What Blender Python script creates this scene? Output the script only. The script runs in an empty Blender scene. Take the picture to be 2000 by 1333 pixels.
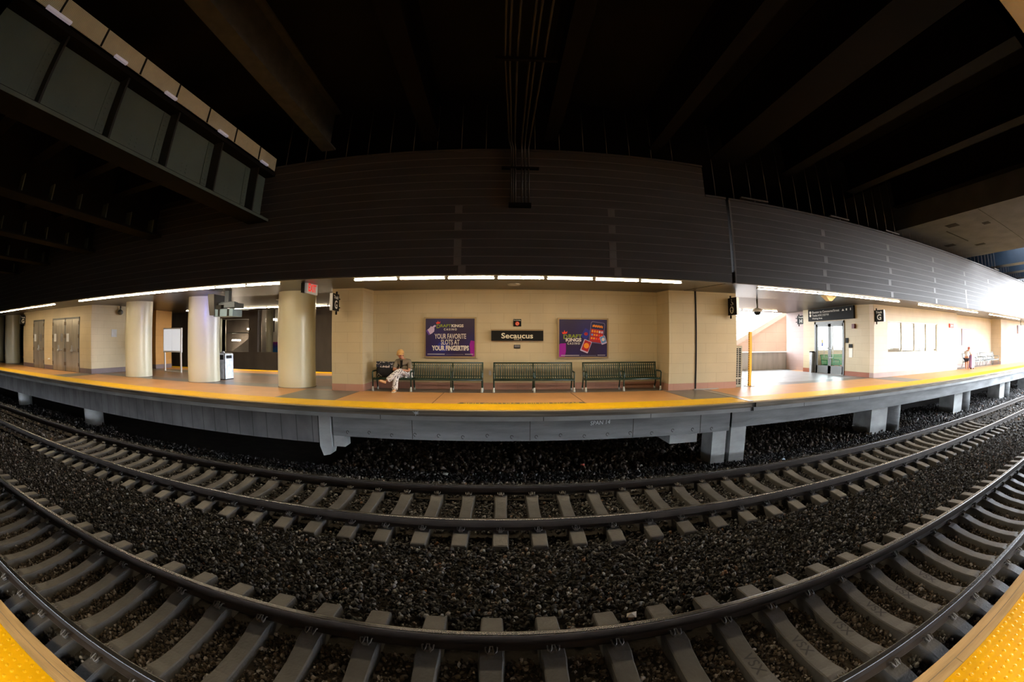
import bpy, math, random
import numpy as np
from mathutils import Matrix, Vector

sc = bpy.context.scene
C = sc.collection
PI = math.pi
random.seed(7)

# ------------------------------------------------------------------ camera
# equidistant fisheye lens on a 36 mm wide sensor, standing on the near platform
def camera():
    pitch, roll, yaw = .0045, .0023, -.0285
    c, s = math.cos(pitch), math.sin(pitch); M = np.array([[1, 0, 0], [0, c, s], [0, -s, c]])
    c, s = math.cos(roll), math.sin(roll);   M = M @ np.array([[c, 0, s], [0, 1, 0], [-s, 0, c]])
    c, s = math.cos(yaw), math.sin(yaw);     M = M @ np.array([[c, s, 0], [-s, c, 0], [0, 0, 1]])
    cam = bpy.data.cameras.new('camera'); o = bpy.data.objects.new('camera', cam)
    C.objects.link(o); sc.camera = o
    R = Matrix([[M[0][i], M[2][i], -M[1][i]] for i in range(3)]).to_4x4()
    R.translation = (0, 0, 2.65); o.matrix_world = R
    cam.type = 'PANO'; cam.panorama_type = 'FISHEYE_LENS_POLYNOMIAL'
    cam.sensor_fit = 'HORIZONTAL'; cam.sensor_width = 36; cam.sensor_height = 36 * 1333 / 2000
    cam.fisheye_fov = math.radians(300)
    cam.fisheye_polynomial_k0 = 0; cam.fisheye_polynomial_k1 = -1 / (788.7 / 2000 * 36)
    cam.fisheye_polynomial_k2 = 0; cam.fisheye_polynomial_k3 = 0; cam.fisheye_polynomial_k4 = 0
    cam.clip_start = .02; cam.clip_end = 500
camera()

# ------------------------------------------------------------------ world: bright hazy daylight outside
SKY = 20.0
w = bpy.data.worlds.new('sky'); sc.world = w; w.use_nodes = True
bg = w.node_tree.nodes['Background']
bg.inputs[0].default_value = (.86, .92, 1.0, 1); bg.inputs[1].default_value = SKY
TUBE = 100.0
sc.view_settings.view_transform = 'Standard'; sc.view_settings.look = 'None'
sc.view_settings.gamma = 1; sc.view_settings.use_curve_mapping = False
sc.view_settings.exposure = 0.0
try:
    sc.cycles.use_denoising = True
    sc.cycles.max_bounces = 8; sc.cycles.diffuse_bounces = 4; sc.cycles.sample_clamp_indirect = 6
except Exception: pass

# ------------------------------------------------------------------ materials
def sr(r, g, b):
    f = lambda v: ((v / 255 + .055) / 1.055) ** 2.4 if v > 10 else v / 255 / 12.92
    return (f(r), f(g), f(b))
MATS = {}
def mat(name, col, rough=.6, metal=0., var=.12, scale=4., bump=0., bscale=40., emit=None, es=1., spec=.4, stretch=None, alpha=None):
    if name in MATS: return MATS[name]
    m = bpy.data.materials.new(name); m.use_nodes = True; MATS[name] = m
    nt = m.node_tree; N = nt.nodes; L = nt.links; b = N['Principled BSDF']
    b.inputs['Roughness'].default_value = rough; b.inputs['Metallic'].default_value = metal
    b.inputs['Specular IOR Level'].default_value = spec
    b.inputs['Base Color'].default_value = (*col, 1)
    if emit is not None:
        b.inputs['Emission Color'].default_value = (*emit, 1); b.inputs['Emission Strength'].default_value = es
    tc = N.new('ShaderNodeTexCoord'); src = tc.outputs['Object']
    if stretch:
        mp = N.new('ShaderNodeMapping'); mp.inputs['Scale'].default_value = stretch
        L.new(src, mp.inputs[0]); src = mp.outputs[0]
    if var:
        n = N.new('ShaderNodeTexNoise'); n.inputs['Scale'].default_value = scale; n.inputs['Detail'].default_value = 6
        L.new(src, n.inputs['Vector'])
        r = N.new('ShaderNodeMapRange'); r.inputs[1].default_value = .3; r.inputs[2].default_value = .7
        r.inputs[3].default_value = 1 - var; r.inputs[4].default_value = 1 + var * .6
        L.new(n.outputs[0], r.inputs[0])
        mx = N.new('ShaderNodeMix'); mx.data_type = 'RGBA'; mx.blend_type = 'MULTIPLY'; mx.inputs[0].default_value = 1
        mx.inputs[6].default_value = (*col, 1); L.new(r.outputs[0], mx.inputs[7]); L.new(mx.outputs[2], b.inputs['Base Color'])
    if bump:
        n2 = N.new('ShaderNodeTexNoise'); n2.inputs['Scale'].default_value = bscale; n2.inputs['Detail'].default_value = 5
        L.new(src, n2.inputs['Vector'])
        bp = N.new('ShaderNodeBump'); bp.inputs['Strength'].default_value = bump; bp.inputs['Distance'].default_value = .02
        L.new(n2.outputs[0], bp.inputs['Height']); L.new(bp.outputs[0], b.inputs['Normal'])
    return m

def mnode(nt, op, a, bb=None, c=None):
    n = nt.nodes.new('ShaderNodeMath'); n.operation = op
    for i, v in enumerate((a, bb, c)):
        if v is None: continue
        if isinstance(v, (int, float)): n.inputs[i].default_value = v
        else: nt.links.new(v, n.inputs[i])
    return n.outputs[0]

def block_mat(name, col, col2, bw=.61, bh=.305, rough=.5, mort=.006, world=True):
    """glazed concrete block in running bond, works on walls facing x or y"""
    m = mat(name, col, rough, var=0)
    nt = m.node_tree; N = nt.nodes; L = nt.links; b = N['Principled BSDF']
    g = N.new('ShaderNodeNewGeometry'); sp = N.new('ShaderNodeSeparateXYZ'); L.new(g.outputs['Position'], sp.inputs[0])
    u = mnode(nt, 'ADD', sp.outputs[0], sp.outputs[1])
    v = mnode(nt, 'SUBTRACT', sp.outputs[2], 1.425)
    cb = N.new('ShaderNodeCombineXYZ'); L.new(u, cb.inputs[0]); L.new(v, cb.inputs[1])
    br = N.new('ShaderNodeTexBrick'); L.new(cb.outputs[0], br.inputs['Vector'])
    br.inputs['Scale'].default_value = 1; br.inputs['Brick Width'].default_value = bw; br.inputs['Row Height'].default_value = bh
    br.inputs['Mortar Size'].default_value = mort; br.inputs['Mortar Smooth'].default_value = .3
    br.inputs['Color1'].default_value = (*col, 1); br.inputs['Color2'].default_value = (*col2, 1)
    br.inputs['Mortar'].default_value = (col[0] * .80, col[1] * .78, col[2] * .76, 1)
    n = N.new('ShaderNodeTexNoise'); n.inputs['Scale'].default_value = .8; n.inputs['Detail'].default_value = 5; L.new(g.outputs['Position'], n.inputs['Vector'])
    r = N.new('ShaderNodeMapRange'); r.inputs[1].default_value = .3; r.inputs[2].default_value = .7; r.inputs[3].default_value = .9; r.inputs[4].default_value = 1.06
    L.new(n.outputs[0], r.inputs[0])
    mx = N.new('ShaderNodeMix'); mx.data_type = 'RGBA'; mx.blend_type = 'MULTIPLY'; mx.inputs[0].default_value = 1
    L.new(br.outputs[0], mx.inputs[6]); L.new(r.outputs[0], mx.inputs[7]); L.new(mx.outputs[2], b.inputs['Base Color'])
    bp = N.new('ShaderNodeBump'); bp.inputs['Strength'].default_value = .35; bp.inputs['Distance'].default_value = .004; bp.invert = True
    L.new(br.outputs['Fac'], bp.inputs['Height']); L.new(bp.outputs[0], b.inputs['Normal'])
    return m

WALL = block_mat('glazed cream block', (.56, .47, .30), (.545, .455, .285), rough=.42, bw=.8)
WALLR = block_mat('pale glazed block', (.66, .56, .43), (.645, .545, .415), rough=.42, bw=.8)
PINK = block_mat('pink base block', (.50, .27, .20), (.47, .25, .185), rough=.5)
PURP = block_mat('mauve base block', (.20, .15, .16), (.18, .14, .15), rough=.5)
RUSTB = block_mat('rust base block', (.34, .10, .04), (.30, .085, .035), rough=.5)
FASC = mat('fascia metal', (.062, .057, .055), .5, metal=.1, var=.22, scale=.6, stretch=(1, 1, 6))
SPLICE_GLINT = mat('fascia splice and painted glint', (.17, .16, .155), .4, metal=.3, var=.1)
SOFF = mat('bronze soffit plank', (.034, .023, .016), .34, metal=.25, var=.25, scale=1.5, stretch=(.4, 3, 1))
def plank_bump(m, axis, pitch, width=.06):
    nt = m.node_tree; g = nt.nodes.new('ShaderNodeNewGeometry'); sp = nt.nodes.new('ShaderNodeSeparateXYZ'); nt.links.new(g.outputs['Position'], sp.inputs[0])
    f = mnode(nt, 'FRACT', mnode(nt, 'DIVIDE', sp.outputs[axis], pitch))
    h = mnode(nt, 'GREATER_THAN', f, width)
    bp = nt.nodes.new('ShaderNodeBump'); bp.inputs['Strength'].default_value = .8; bp.inputs['Distance'].default_value = .01
    nt.links.new(h, bp.inputs['Height']); nt.links.new(bp.outputs[0], nt.nodes['Principled BSDF'].inputs['Normal'])
    src = nt.nodes['Principled BSDF'].inputs['Base Color'].links[0].from_socket
    mr = nt.nodes.new('ShaderNodeMapRange'); mr.inputs[3].default_value = .45; mr.inputs[4].default_value = 1; nt.links.new(h, mr.inputs[0])
    mx = nt.nodes.new('ShaderNodeMix'); mx.data_type = 'RGBA'; mx.blend_type = 'MULTIPLY'; mx.inputs[0].default_value = 1
    nt.links.new(src, mx.inputs[6]); nt.links.new(mr.outputs[0], mx.inputs[7]); nt.links.new(mx.outputs[2], nt.nodes['Principled BSDF'].inputs['Base Color'])
plank_bump(SOFF, 1, .2)
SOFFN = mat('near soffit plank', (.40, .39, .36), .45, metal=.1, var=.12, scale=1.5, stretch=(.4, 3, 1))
plank_bump(SOFFN, 1, .2)
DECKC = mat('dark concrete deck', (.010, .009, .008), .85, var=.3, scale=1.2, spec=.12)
CAPC = mat('pier cap concrete', (.058, .064, .072), .85, var=.25, scale=1.4, bump=.3, bscale=12)
STEELD = mat('rust brown steel', (.004, .0026, .002), .8, var=.4, scale=1.5, spec=.12)
STEELG = mat('green grey girder paint', (.10, .125, .10), .55, var=.2, scale=.9, bump=.1)
STEELB = mat('blue girder paint', (.006, .014, .026), .5, var=.15)
FLNG = mat('brown flange paint', (.006, .005, .004), .8, var=.3, spec=.1)
BEAMG = mat('side lit grey beam', (.075, .075, .07), .8, var=.2, spec=.1)  # paler than the other beams; light from the right put into the colour
MESHM = mat('guard mesh with added glow', (.80, .72, .52), .55, metal=.2, var=.1, emit=(1, .76, .42), es=.026)  # faint glow added so the mesh looks lit, though it is no lamp
CONC = mat('platform beam concrete', (.18, .19, .195), .85, var=.35, scale=2.2, bump=.5, bscale=18, stretch=(.35, 1, 2.5))
CONCL = mat('platform ledge concrete', (.32, .335, .335), .85, var=.3, scale=2.5, bump=.4, stretch=(.4, 1, 1))
TIMB = mat('weathered edge timber', (.20, .175, .14), .85, var=.55, scale=3.5, bump=.5, bscale=25, stretch=(.25, 1, 6))
TAN = mat('tan edge board', (.50, .36, .19), .75, var=.25, scale=6, bump=.25, bscale=30, stretch=(.3, 3, 1))
YEL = mat('yellow tactile', (.88, .50, .004), .28, var=.07, scale=3)
YELP = mat('yellow post paint', (.90, .48, .01), .45, var=.05)
def tactile(m):
    nt = m.node_tree; g = nt.nodes.new('ShaderNodeNewGeometry'); sp = nt.nodes.new('ShaderNodeSeparateXYZ'); nt.links.new(g.outputs['Position'], sp.inputs[0])
    def cell(o): return mnode(nt, 'POWER', mnode(nt, 'SUBTRACT', mnode(nt, 'FRACT', mnode(nt, 'DIVIDE', o, .06)), .5), 2)
    d = mnode(nt, 'SQRT', mnode(nt, 'ADD', cell(sp.outputs[0]), cell(sp.outputs[1])))
    mr = nt.nodes.new('ShaderNodeMapRange'); mr.inputs[1].default_value = .12; mr.inputs[2].default_value = .26; mr.inputs[3].default_value = 1; mr.inputs[4].default_value = 0
    nt.links.new(d, mr.inputs[0]); bp = nt.nodes.new('ShaderNodeBump'); bp.inputs['Strength'].default_value = .8; bp.inputs['Distance'].default_value = .006
    nt.links.new(mr.outputs[0], bp.inputs['Height']); nt.links.new(bp.outputs[0], nt.nodes['Principled BSDF'].inputs['Normal'])
YELF = mat('yellow tactile far', (.88, .52, .004), .45, var=.07, scale=3, spec=.2); tactile(YELF)
PAVE = mat('orange platform paver', (.60, .30, .115), .42, var=.12, scale=1.3, spec=.5)
PAVEG = mat('grey platform paver', (.155, .145, .13), .36, var=.18, scale=2, spec=.5)
PAVEB = mat('brown platform paver', (.27, .165, .10), .36, var=.15, scale=1.5, spec=.5)
COLM = mat('cream column enamel', (.68, .67, .50), .28, var=.05, scale=.8, spec=.5)
BLACK = mat('black sign face', (.010, .010, .010), .6, var=0, spec=.15)
WHITE = mat('white lettering', (.80, .78, .70), .5, var=0)
CREAM = mat('cream lettering', (.74, .70, .52), .5, var=0)
GREYM = mat('brushed aluminium', (.50, .51, .52), .35, metal=.7, var=.08)
STAIN = mat('stainless door steel', (.40, .37, .31), .33, metal=.55, var=.28, scale=1.5, stretch=(2, 2, .4))
DOORF = mat('grey door frame', (.15, .155, .15), .4, metal=.2, var=.05)
BENCH = mat('green bench enamel', (.005, .026, .017), .32, var=.05, spec=.6)
BENCHG = mat('bright green bench enamel', (.03, .38, .17), .35, var=.05, spec=.6)
FOOTM = mat('worn pale bench foot', (.42, .45, .44), .5, var=.1)
BALM = None
RAILS = mat('rusty rail side', (.036, .026, .020), .55, metal=.3, var=.3, scale=5)
RAILT = mat('polished rail head', (.15, .15, .155), .27, metal=.85, var=0)
TIEM = mat('concrete tie', (.108, .106, .104), .42, var=.22, scale=3.5, bump=.3, bscale=30)
CLIPM = mat('galvanized rail clip', (.20, .19, .18), .45, metal=.6, var=.3, scale=30)
PIPE = mat('conduit steel', (.03, .025, .02), .4, metal=.3, var=.25, scale=3)
DIRT = mat('dark track dirt', (.030, .024, .018), .95, var=.5, scale=3, bump=.8, bscale=20)
FARW = mat('brown stained concrete', (.20, .165, .135), .9, var=.35, scale=.8, stretch=(1, 1, .4))
OFFW = mat('off white wall paint', (.50, .48, .46), .6, var=.06)
STAIRP = mat('beige stair panel', (.66, .45, .30), .6, var=.06)
STAIRL = mat('pale stair stone', (.60, .46, .36), .6, var=.06)
PARAP = mat('stained parapet concrete', (.50, .47, .45), .85, var=.25, scale=1.2, stretch=(2.5, 2.5, .35))
SKIN = mat('reddish skin', (.52, .24, .15), .5, var=.06, scale=20)  # one even reddish skin tone

def glass_mat():
    m = bpy.data.materials.new('clear glass'); m.use_nodes = True; nt = m.node_tree; nt.nodes.clear()
    o = nt.nodes.new('ShaderNodeOutputMaterial'); t = nt.nodes.new('ShaderNodeBsdfTransparent'); g = nt.nodes.new('ShaderNodeBsdfGlossy'); g.inputs['Roughness'].default_value = .03
    t.inputs[0].default_value = (.93, .96, .95, 1)
    f = nt.nodes.new('ShaderNodeFresnel'); f.inputs[0].default_value = 1.45; mx = nt.nodes.new('ShaderNodeMixShader')
    ge = nt.nodes.new('ShaderNodeNewGeometry'); fr = mnode(nt, 'MULTIPLY', f.outputs[0], mnode(nt, 'SUBTRACT', 1.0, ge.outputs['Backfacing']))
    nt.links.new(fr, mx.inputs[0]); nt.links.new(t.outputs[0], mx.inputs[1]); nt.links.new(g.outputs[0], mx.inputs[2]); nt.links.new(mx.outputs[0], o.inputs[0])
    return m
GLASS = glass_mat()
LAMP = mat('warm tube lens', (.9, .85, .75), .5, var=0, emit=(1, .80, .52), es=TUBE)
LAMPW = mat('far tube lens', (.9, .88, .8), .5, var=0, emit=(1, .86, .66), es=90)
LAMPG = mat('girder lamp lens', (.9, .88, .9), .5, var=0, emit=(.9, .82, 1), es=.15)

# ------------------------------------------------------------------ mesh building
ORG = {}
class MB:
    def __init__(s): s.v = []; s.f = []; s.mi = []; s.mats = []; s.k = 0; s.sm = []
    def _m(s, m):
        if m is None: return 0
        if m not in s.mats: s.mats.append(m)
        return s.mats.index(m)
    def add(s, vs, fs, m=None, smooth=False):
        n = len(s.v); s.v += [tuple(p) for p in vs]
        for f in fs: s.f.append([i + n for i in f]); s.mi.append(s._m(m)); s.sm.append(smooth)
        return s
    def box(s, x0, x1, y0, y1, z0, z1, m=None):
        v = [(x, y, z) for z in (z0, z1) for y in (y0, y1) for x in (x0, x1)]
        return s.add(v, [(0, 2, 3, 1), (4, 5, 7, 6), (0, 1, 5, 4), (2, 6, 7, 3), (0, 4, 6, 2), (1, 3, 7, 5)], m)
    def prism(s, pts, axis, a, b, m=None, smooth=False):
        """closed polygon pts extruded along axis; pts are the other two coords in order"""
        def P(p, t):
            if axis == 0: return (t, p[0], p[1])
            if axis == 1: return (p[0], t, p[1])
            return (p[0], p[1], t)
        n = len(pts); v = [P(p, a) for p in pts] + [P(p, b) for p in pts]
        area = sum(pts[i][0] * pts[(i + 1) % n][1] - pts[(i + 1) % n][0] * pts[i][1] for i in range(n))
        flip = (area < 0) ^ (axis == 1)
        F = [tuple(range(n))[::-1], tuple(range(n, 2 * n))]; Sd = [(i, (i + 1) % n, n + (i + 1) % n, n + i) for i in range(n)]
        if flip: F = [f[::-1] for f in F]; Sd = [f[::-1] for f in Sd]
        s.add(v, F, m); k = len(s.v) - 2 * n
        for f in Sd: s.f.append([i + k for i in f]); s.mi.append(s._m(m)); s.sm.append(smooth)
        return s
    def cyl(s, p0, p1, r0, r1=None, n=12, m=None, caps=True):
        r1 = r0 if r1 is None else r1
        p0 = Vector(p0); p1 = Vector(p1); d = (p1 - p0).normalized(); a = d.orthogonal().normalized(); b = d.cross(a)
        v = []
        for p, r in ((p0, r0), (p1, r1)):
            for i in range(n):
                t = 2 * PI * i / n; v.append(p + a * math.cos(t) * r + b * math.sin(t) * r)
        s.add(v, [(i, (i + 1) % n, n + (i + 1) % n, n + i) for i in range(n)], m, True)
        if caps: k = len(s.v) - 2 * n; s.f += [[k + i for i in range(n)][::-1], [k + n + i for i in range(n)]]; s.mi += [s._m(m)] * 2; s.sm += [False] * 2
        return s
    def tube(s, pts, r, n=8, m=None):
        pts = [Vector(p) for p in pts]; rs = r if isinstance(r, (list, tuple)) else [r] * len(pts)
        a = None; rings = []
        for i, p in enumerate(pts):
            d = (pts[min(i + 1, len(pts) - 1)] - pts[max(i - 1, 0)]).normalized()
            a = d.orthogonal().normalized() if a is None else (a - d * a.dot(d)).normalized()
            b = d.cross(a); rings.append([p + (a * math.cos(2 * PI * k / n) + b * math.sin(2 * PI * k / n)) * rs[i] for k in range(n)])
        v = [q for rg in rings for q in rg]; f = []
        for i in range(len(pts) - 1):
            for k in range(n): f.append((i * n + k, i * n + (k + 1) % n, (i + 1) * n + (k + 1) % n, (i + 1) * n + k))
        f.append(tuple(range(n))[::-1]); f.append(tuple((len(pts) - 1) * n + k for k in range(n)))
        return s.add(v, f, m, True)
    def lathe(s, prof, c=(0, 0, 0), n=24, m=None, sx=1, sy=1):
        v = []; f = []
        for r, z in prof:
            for k in range(n): t = 2 * PI * k / n; v.append((c[0] + r * math.cos(t) * sx, c[1] + r * math.sin(t) * sy, c[2] + z))
        for i in range(len(prof) - 1):
            for k in range(n): f.append((i * n + k, i * n + (k + 1) % n, (i + 1) * n + (k + 1) % n, (i + 1) * n + k))
        f.append(tuple(range(n))[::-1]); f.append(tuple((len(prof) - 1) * n + k for k in range(n)))
        return s.add(v, f, m, True)
    def ball(s, c, rx, ry=None, rz=None, n=14, m=None):
        ry = ry or rx; rz = rz or rx; h = n // 2
        return s.lathe([(max(1e-4, math.sin(PI * i / h)) * rx, -math.cos(PI * i / h) * rz) for i in range(h + 1)], c, n, m, 1, ry / rx)
    def build(s, name, m=None, parent=None, loc=None):
        me = bpy.data.meshes.new(name)
        o0 = Vector(loc) if loc is not None else (ORG.get(parent, Vector((0, 0, 0))) if parent else Vector((0, 0, 0)))
        me.from_pydata([Vector(v) - o0 for v in s.v], [], s.f)
        if s.mats:
            for q in s.mats: me.materials.append(q)
            me.polygons.foreach_set('material_index', s.mi)
        elif m: me.materials.append(m)
        me.polygons.foreach_set('use_smooth', s.sm)
        me.update()
        o = bpy.data.objects.new(name, me); C.objects.link(o)
        if parent:
            o.parent = parent
            if loc is not None: o.location = o0 - ORG.get(parent, Vector((0, 0, 0)))
            ORG[o] = o0
        else:
            o.location = o0; ORG[o] = o0
        return o
def tag(o, label, cat, group=None, kind=None):
    o['label'] = label; o['category'] = cat
    if group: o['group'] = group
    if kind: o['kind'] = kind
    return o
def thing(name, label, cat, loc, group=None):
    o = bpy.data.objects.new(name, None); o.empty_display_size = .1; C.objects.link(o); o.location = loc; ORG[o] = Vector(loc)
    return tag(o, label, cat, group)
def struct(name, mb, m=None, parent=None, label=None):
    o = mb.build(name, m, parent); o['kind'] = 'structure'
    if label: o['label'] = label
    return o
def box(x0, x1, y0, y1, z0, z1): return MB().box(x0, x1, y0, y1, z0, z1)
def copy_tree(o, parent=None):
    c = o.copy(); C.objects.link(c); c.parent = parent
    for ch in list(o.children): copy_tree(ch, c)
    return c
def text(name, body, cx, cy, cz, width, height, right, up, parent, m, depth=.004, bold=0., align='CENTER', label=None):
    cu = bpy.data.curves.new(name, 'FONT'); cu.body = body; cu.size = 1; cu.align_x = 'LEFT'; cu.offset = bold; cu.resolution_u = 3
    to = bpy.data.objects.new(name, cu); C.objects.link(to)
    bpy.context.view_layer.update()
    me = bpy.data.meshes.new_from_object(to.evaluated_get(bpy.context.evaluated_depsgraph_get()))
    bpy.data.objects.remove(to); bpy.data.curves.remove(cu)
    me.name = name
    n = len(me.vertices); a = np.empty(n * 3); me.vertices.foreach_get('co', a); a = a.reshape(-1, 3)
    mn = a.min(0); mx = a.max(0); sz = mx - mn; h = height / sz[1]; wv = width / sz[0] if width else h
    R = np.array(right, float); U = np.array(up, float); Nn = np.cross(R, U)
    q = (a[:, 0:1] - (mn[0] + mx[0]) / 2) * wv * R + (a[:, 1:2] - (mn[1] + mx[1]) / 2) * h * U
    o0 = ORG.get(parent, Vector((0, 0, 0))) if parent else Vector((cx, cy, cz))
    q += np.array([cx, cy, cz]) - np.array(o0) + Nn * depth * .5
    me.vertices.foreach_set('co', q.astype(np.float32).ravel()); me.update()
    me.materials.clear(); me.materials.append(m)
    o = bpy.data.objects.new(name, me); C.objects.link(o); ORG[o] = o0
    if parent: o.parent = parent
    else: o.location = o0
    if label: o['label'] = label
    return o
RX, UZ = (1, 0, 0), (0, 0, 1)
PT = 1.22      # platform top
def soffz(y): return 4.10 + .048 * (min(y, 12.6) - 8.38)

# ------------------------------------------------------------------ ground
struct('ballast_bed', box(-60, 60, .2, 24, -.6, -.315), DIRT)
struct('outer_ground', box(-250, 250, -250, 250, -1.0, -.6), mat('outer ground', (.12, .11, .10), .9, var=.2, scale=.2))

# ------------------------------------------------------------------ far platform
struct('platform_deck', box(-60, 60, 8.44, 18.25, 1.0, PT - .004), CONC)
struct('platform_edge_timber', MB().box(-60, 6.09, 8.38, 8.44, 1.09, PT - .02).box(6.21, 60, 8.38, 8.44, 1.09, PT - .02), TIMB)
struct('platform_edge_board', box(-60, 60, 8.375, 8.49, PT - .02, PT), TAN)
struct('platform_ledge', MB().box(-60, 6.03, 8.365, 8.5, 1.0, 1.09).box(6.13, 60, 8.365, 8.5, 1.0, 1.09), CONCL)
BEAMR = mat('ribbed beam concrete', (.115, .115, .118), .85, var=.35, scale=2.2, bump=.4, bscale=18, stretch=(1, 1, .6))
plank_bump(BEAMR, 0, .43, .05)
struct('platform_beam', MB().box(-60, -4.14, 8.40, 8.75, .37, 1.0), BEAMR)
struct('platform_beam', MB().box(-3.76, 5.44, 8.40, 8.75, .56, 1.0), CONC)
struct('platform_beam', MB().box(5.50, 6.9, 8.40, 8.75, .64, 1.0).box(5.5, 60, 8.42, 8.77, .62, 1.0), CONC)
mb = MB()
for k in range(17):
    x = -3.4 + k * .52; z = .66 + .02 * math.sin(k * 2.3)
    mb.tube([(x + .03 * math.cos(a), 8.397, z + .035 * math.sin(a)) for a in [j * PI / 5 for j in range(9)]], .006, 5)
for x in (-1.9, .62, 2.9, 4.6): mb.box(x, x + .012, 8.394, 8.402, .57, .99)
for x in (-2.6, .9, 3.3, 7.9, 10.4): mb.box(x, x + .012, 8.362, 8.367, 1.0, 1.09)
struct('beam_form_marks', mb, DIRT)
struct('platform_corbel', MB().box(-4.1, -3.8, 8.36, 8.8, .3, 1.0).prism([(-4.1, .3), (-3.8, .3), (-3.85, .12), (-4.02, .08)], 1, 8.36, 8.7), CONCL)
struct('platform_corbel', MB().box(-3.78, -3.5, 8.45, 8.8, .3, .58), CONCL)
struct('platform_pier', MB().box(5.0, 5.40, 8.46, 9.0, -.3, .60).box(5.52, 5.98, 8.44, 9.0, -.3, .66), CONCL)
struct('platform_pier', MB().box(4.0, 4.75, 8.8, 10, .25, .56), CONCL)
for x in (11.66, 18.5, 25.5, 32.5, 39.5):
    struct('platform_pier', MB().box(x, x + 1.0, 8.75, 9.6, -.3, .55), CONCL)
    struct('pier_column', MB().cyl((x + 1.45, 8.85, -.3), (x + 1.45, 8.85, 1.0), .33, n=28), CONC)
for x in (-14.5, -22):
    struct('platform_pier', MB().cyl((x, 9.0, -.3), (x, 9.0, .5), .4, n=24), CONCL)
struct('wall_under_platform', box(-60, 60, 13, 13.4, -.3, 1.0), FARW)
struct('yellow_tactile_strip', box(-60, 60, 8.49, 9.32, PT - .004, PT + .006), YELF)
struct('orange_paving', box(-60, 60, 9.32, 11.42, PT - .004, PT + .001), PAVE)
struct('grey_paving_band', box(-60, 60, 11.42, 12.3, PT - .004, PT + .001), PAVEG)
PASS = mat('pale grey passage paver', (.34, .35, .36), .34, var=.18, scale=2, spec=.5)
struct('grey_passage_paving', box(7.5, 15.1, 12.1, 18.25, PT, PT + .004), PASS)
struct('brown_paving', box(-60, 60, 12.3, 15.0, PT - .004, PT + .001), PAVEB)
struct('grey_paving_band', box(-60, 60, 15.0, 16.2, PT - .004, PT + .001), PAVEG)
struct('orange_paving', box(-60, 60, 16.2, 17.4, PT - .004, PT + .001), PAVE)
struct('yellow_tactile_strip', box(-60, 6, 17.4, 18.2, PT - .004, PT + .006), YELF)
struct('grey_paving_patch', box(-5.9, -4.12, 9.325, 11.3, PT, PT + .004), PAVEG)
struct('grey_paving_patch', box(-5.9 - 13.1, -17.5, 9.325, 11.2, PT, PT + .004), PAVEG)
struct('grey_paving_patch', box(4.85, 6.35, 9.325, 11.3, PT, PT + .004), PAVEG)
struct('grey_paving_patch', box(14.9, 16.4, 9.325, 11.3, PT, PT + .004), PAVEG)
ALU = mat('expansion joint strip', (.42, .40, .36), .4, metal=.5, var=.1)
struct('expansion_joint_strip', box(6.05, 6.2, 8.49, 11.28, PT, PT + .012), ALU)
struct('expansion_joint_strip', box(5.85, 6.75, 11.2, 11.28, PT, PT + .03), ALU)
JT = mat('paving joint', (.16, .10, .06), .8, var=0)
struct('paving_joint', MB().box(-1.62, -1.60, 9.33, 11.4, PT, PT + .003).box(2.0, 2.02, 9.33, 11.4, PT, PT + .003), JT)
# warning lettering, painted to be read from the platform
LBG = mat('grey lettering panel', (.10, .10, .09), .5, var=.1)
t = thing('warning_lettering_panel', 'grey strip with yellow painted warning words beside the yellow tactile edge', 'floor marking', (.5, 9.42, PT))
MB().prism([(-1.02, 9.33), (2.05, 9.33), (1.98, 9.52), (-.95, 9.52)], 2, PT + .001, PT + .006).build('panel', LBG, t)
text('lettering', 'STAND BEHIND YELLOW LINE', .5, 9.42, PT + .006, 2.75, .13, (-1, 0, 0), (0, -1, 0), t, mat('yellow letter paint', (.80, .50, .02), .5, var=0), .003, .02)
# chalk marks on the beam
CHALK = mat('white chalk', (.62, .68, .72), .9, var=.2, scale=30)
text('chalk_writing', 'SPAN 14', 2.15, 8.396, .935, .44, .09, (1, 0, .05), (0.1, 0, 1), None, CHALK, .003, 0)
tag(bpy.data.objects['chalk_writing'], 'white chalk words SPAN 14 written on the concrete platform beam', 'graffiti')
mb = MB()
for k in range(7):
    a = k * .9; r = .10 if k % 2 else .07
    mb.prism([(-1.79 + .015 * math.cos(a + 1.5), 1.155 + .015 * math.sin(a + 1.5)), (-1.79 + r * math.cos(a), 1.155 + r * .7 * math.sin(a)), (-1.79 + .015 * math.cos(a - 1.5), 1.155 + .015 * math.sin(a - 1.5))], 1, 8.374, 8.38)
tag(mb.build('chalk_star', CHALK, None, (-1.79, 8.376, 1.155)), 'small pale blue star shaped scrawl on the platform edge timber', 'graffiti')

# ------------------------------------------------------------------ near platform
struct('near_platform_deck', box(-60, 60, -9, .55, .9, PT - .006), CONC)
struct('near_edge_board', MB().box(-60, 1.62, .508, .568, PT - .1, PT - .001).box(1.625, 60, .508, .568, PT - .1, PT - .001), TAN)
struct('near_edge_board_inner', MB().box(-60, -.4, .447, .503, PT - .02, PT).box(-.395, 2.03, .447, .503, PT - .02, PT).box(2.035, 60, .447, .503, PT - .02, PT), TAN)
mb = box(-60, 60, -.42, .445, PT - .006, PT)
prof = [(.0145, 0), (.0115, .0045), (.0105, .005)]
for i in range(-75, 76):
    for j in range(14):
        x = i * .06 + .01; y = .415 - j * .06
        n = 8; v = []
        for r, z in prof:
            for k in range(n): v.append((x + r * math.cos(k * PI / 4), y + r * math.sin(k * PI / 4), PT + z))
        f = [(a * n + k, a * n + (k + 1) % n, (a + 1) * n + (k + 1) % n, (a + 1) * n + k) for a in range(2) for k in range(n)] + [tuple(2 * n + k for k in range(n))]
        mb.add(v, f, None, True)
struct('near_tactile_strip', mb, YEL)
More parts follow.
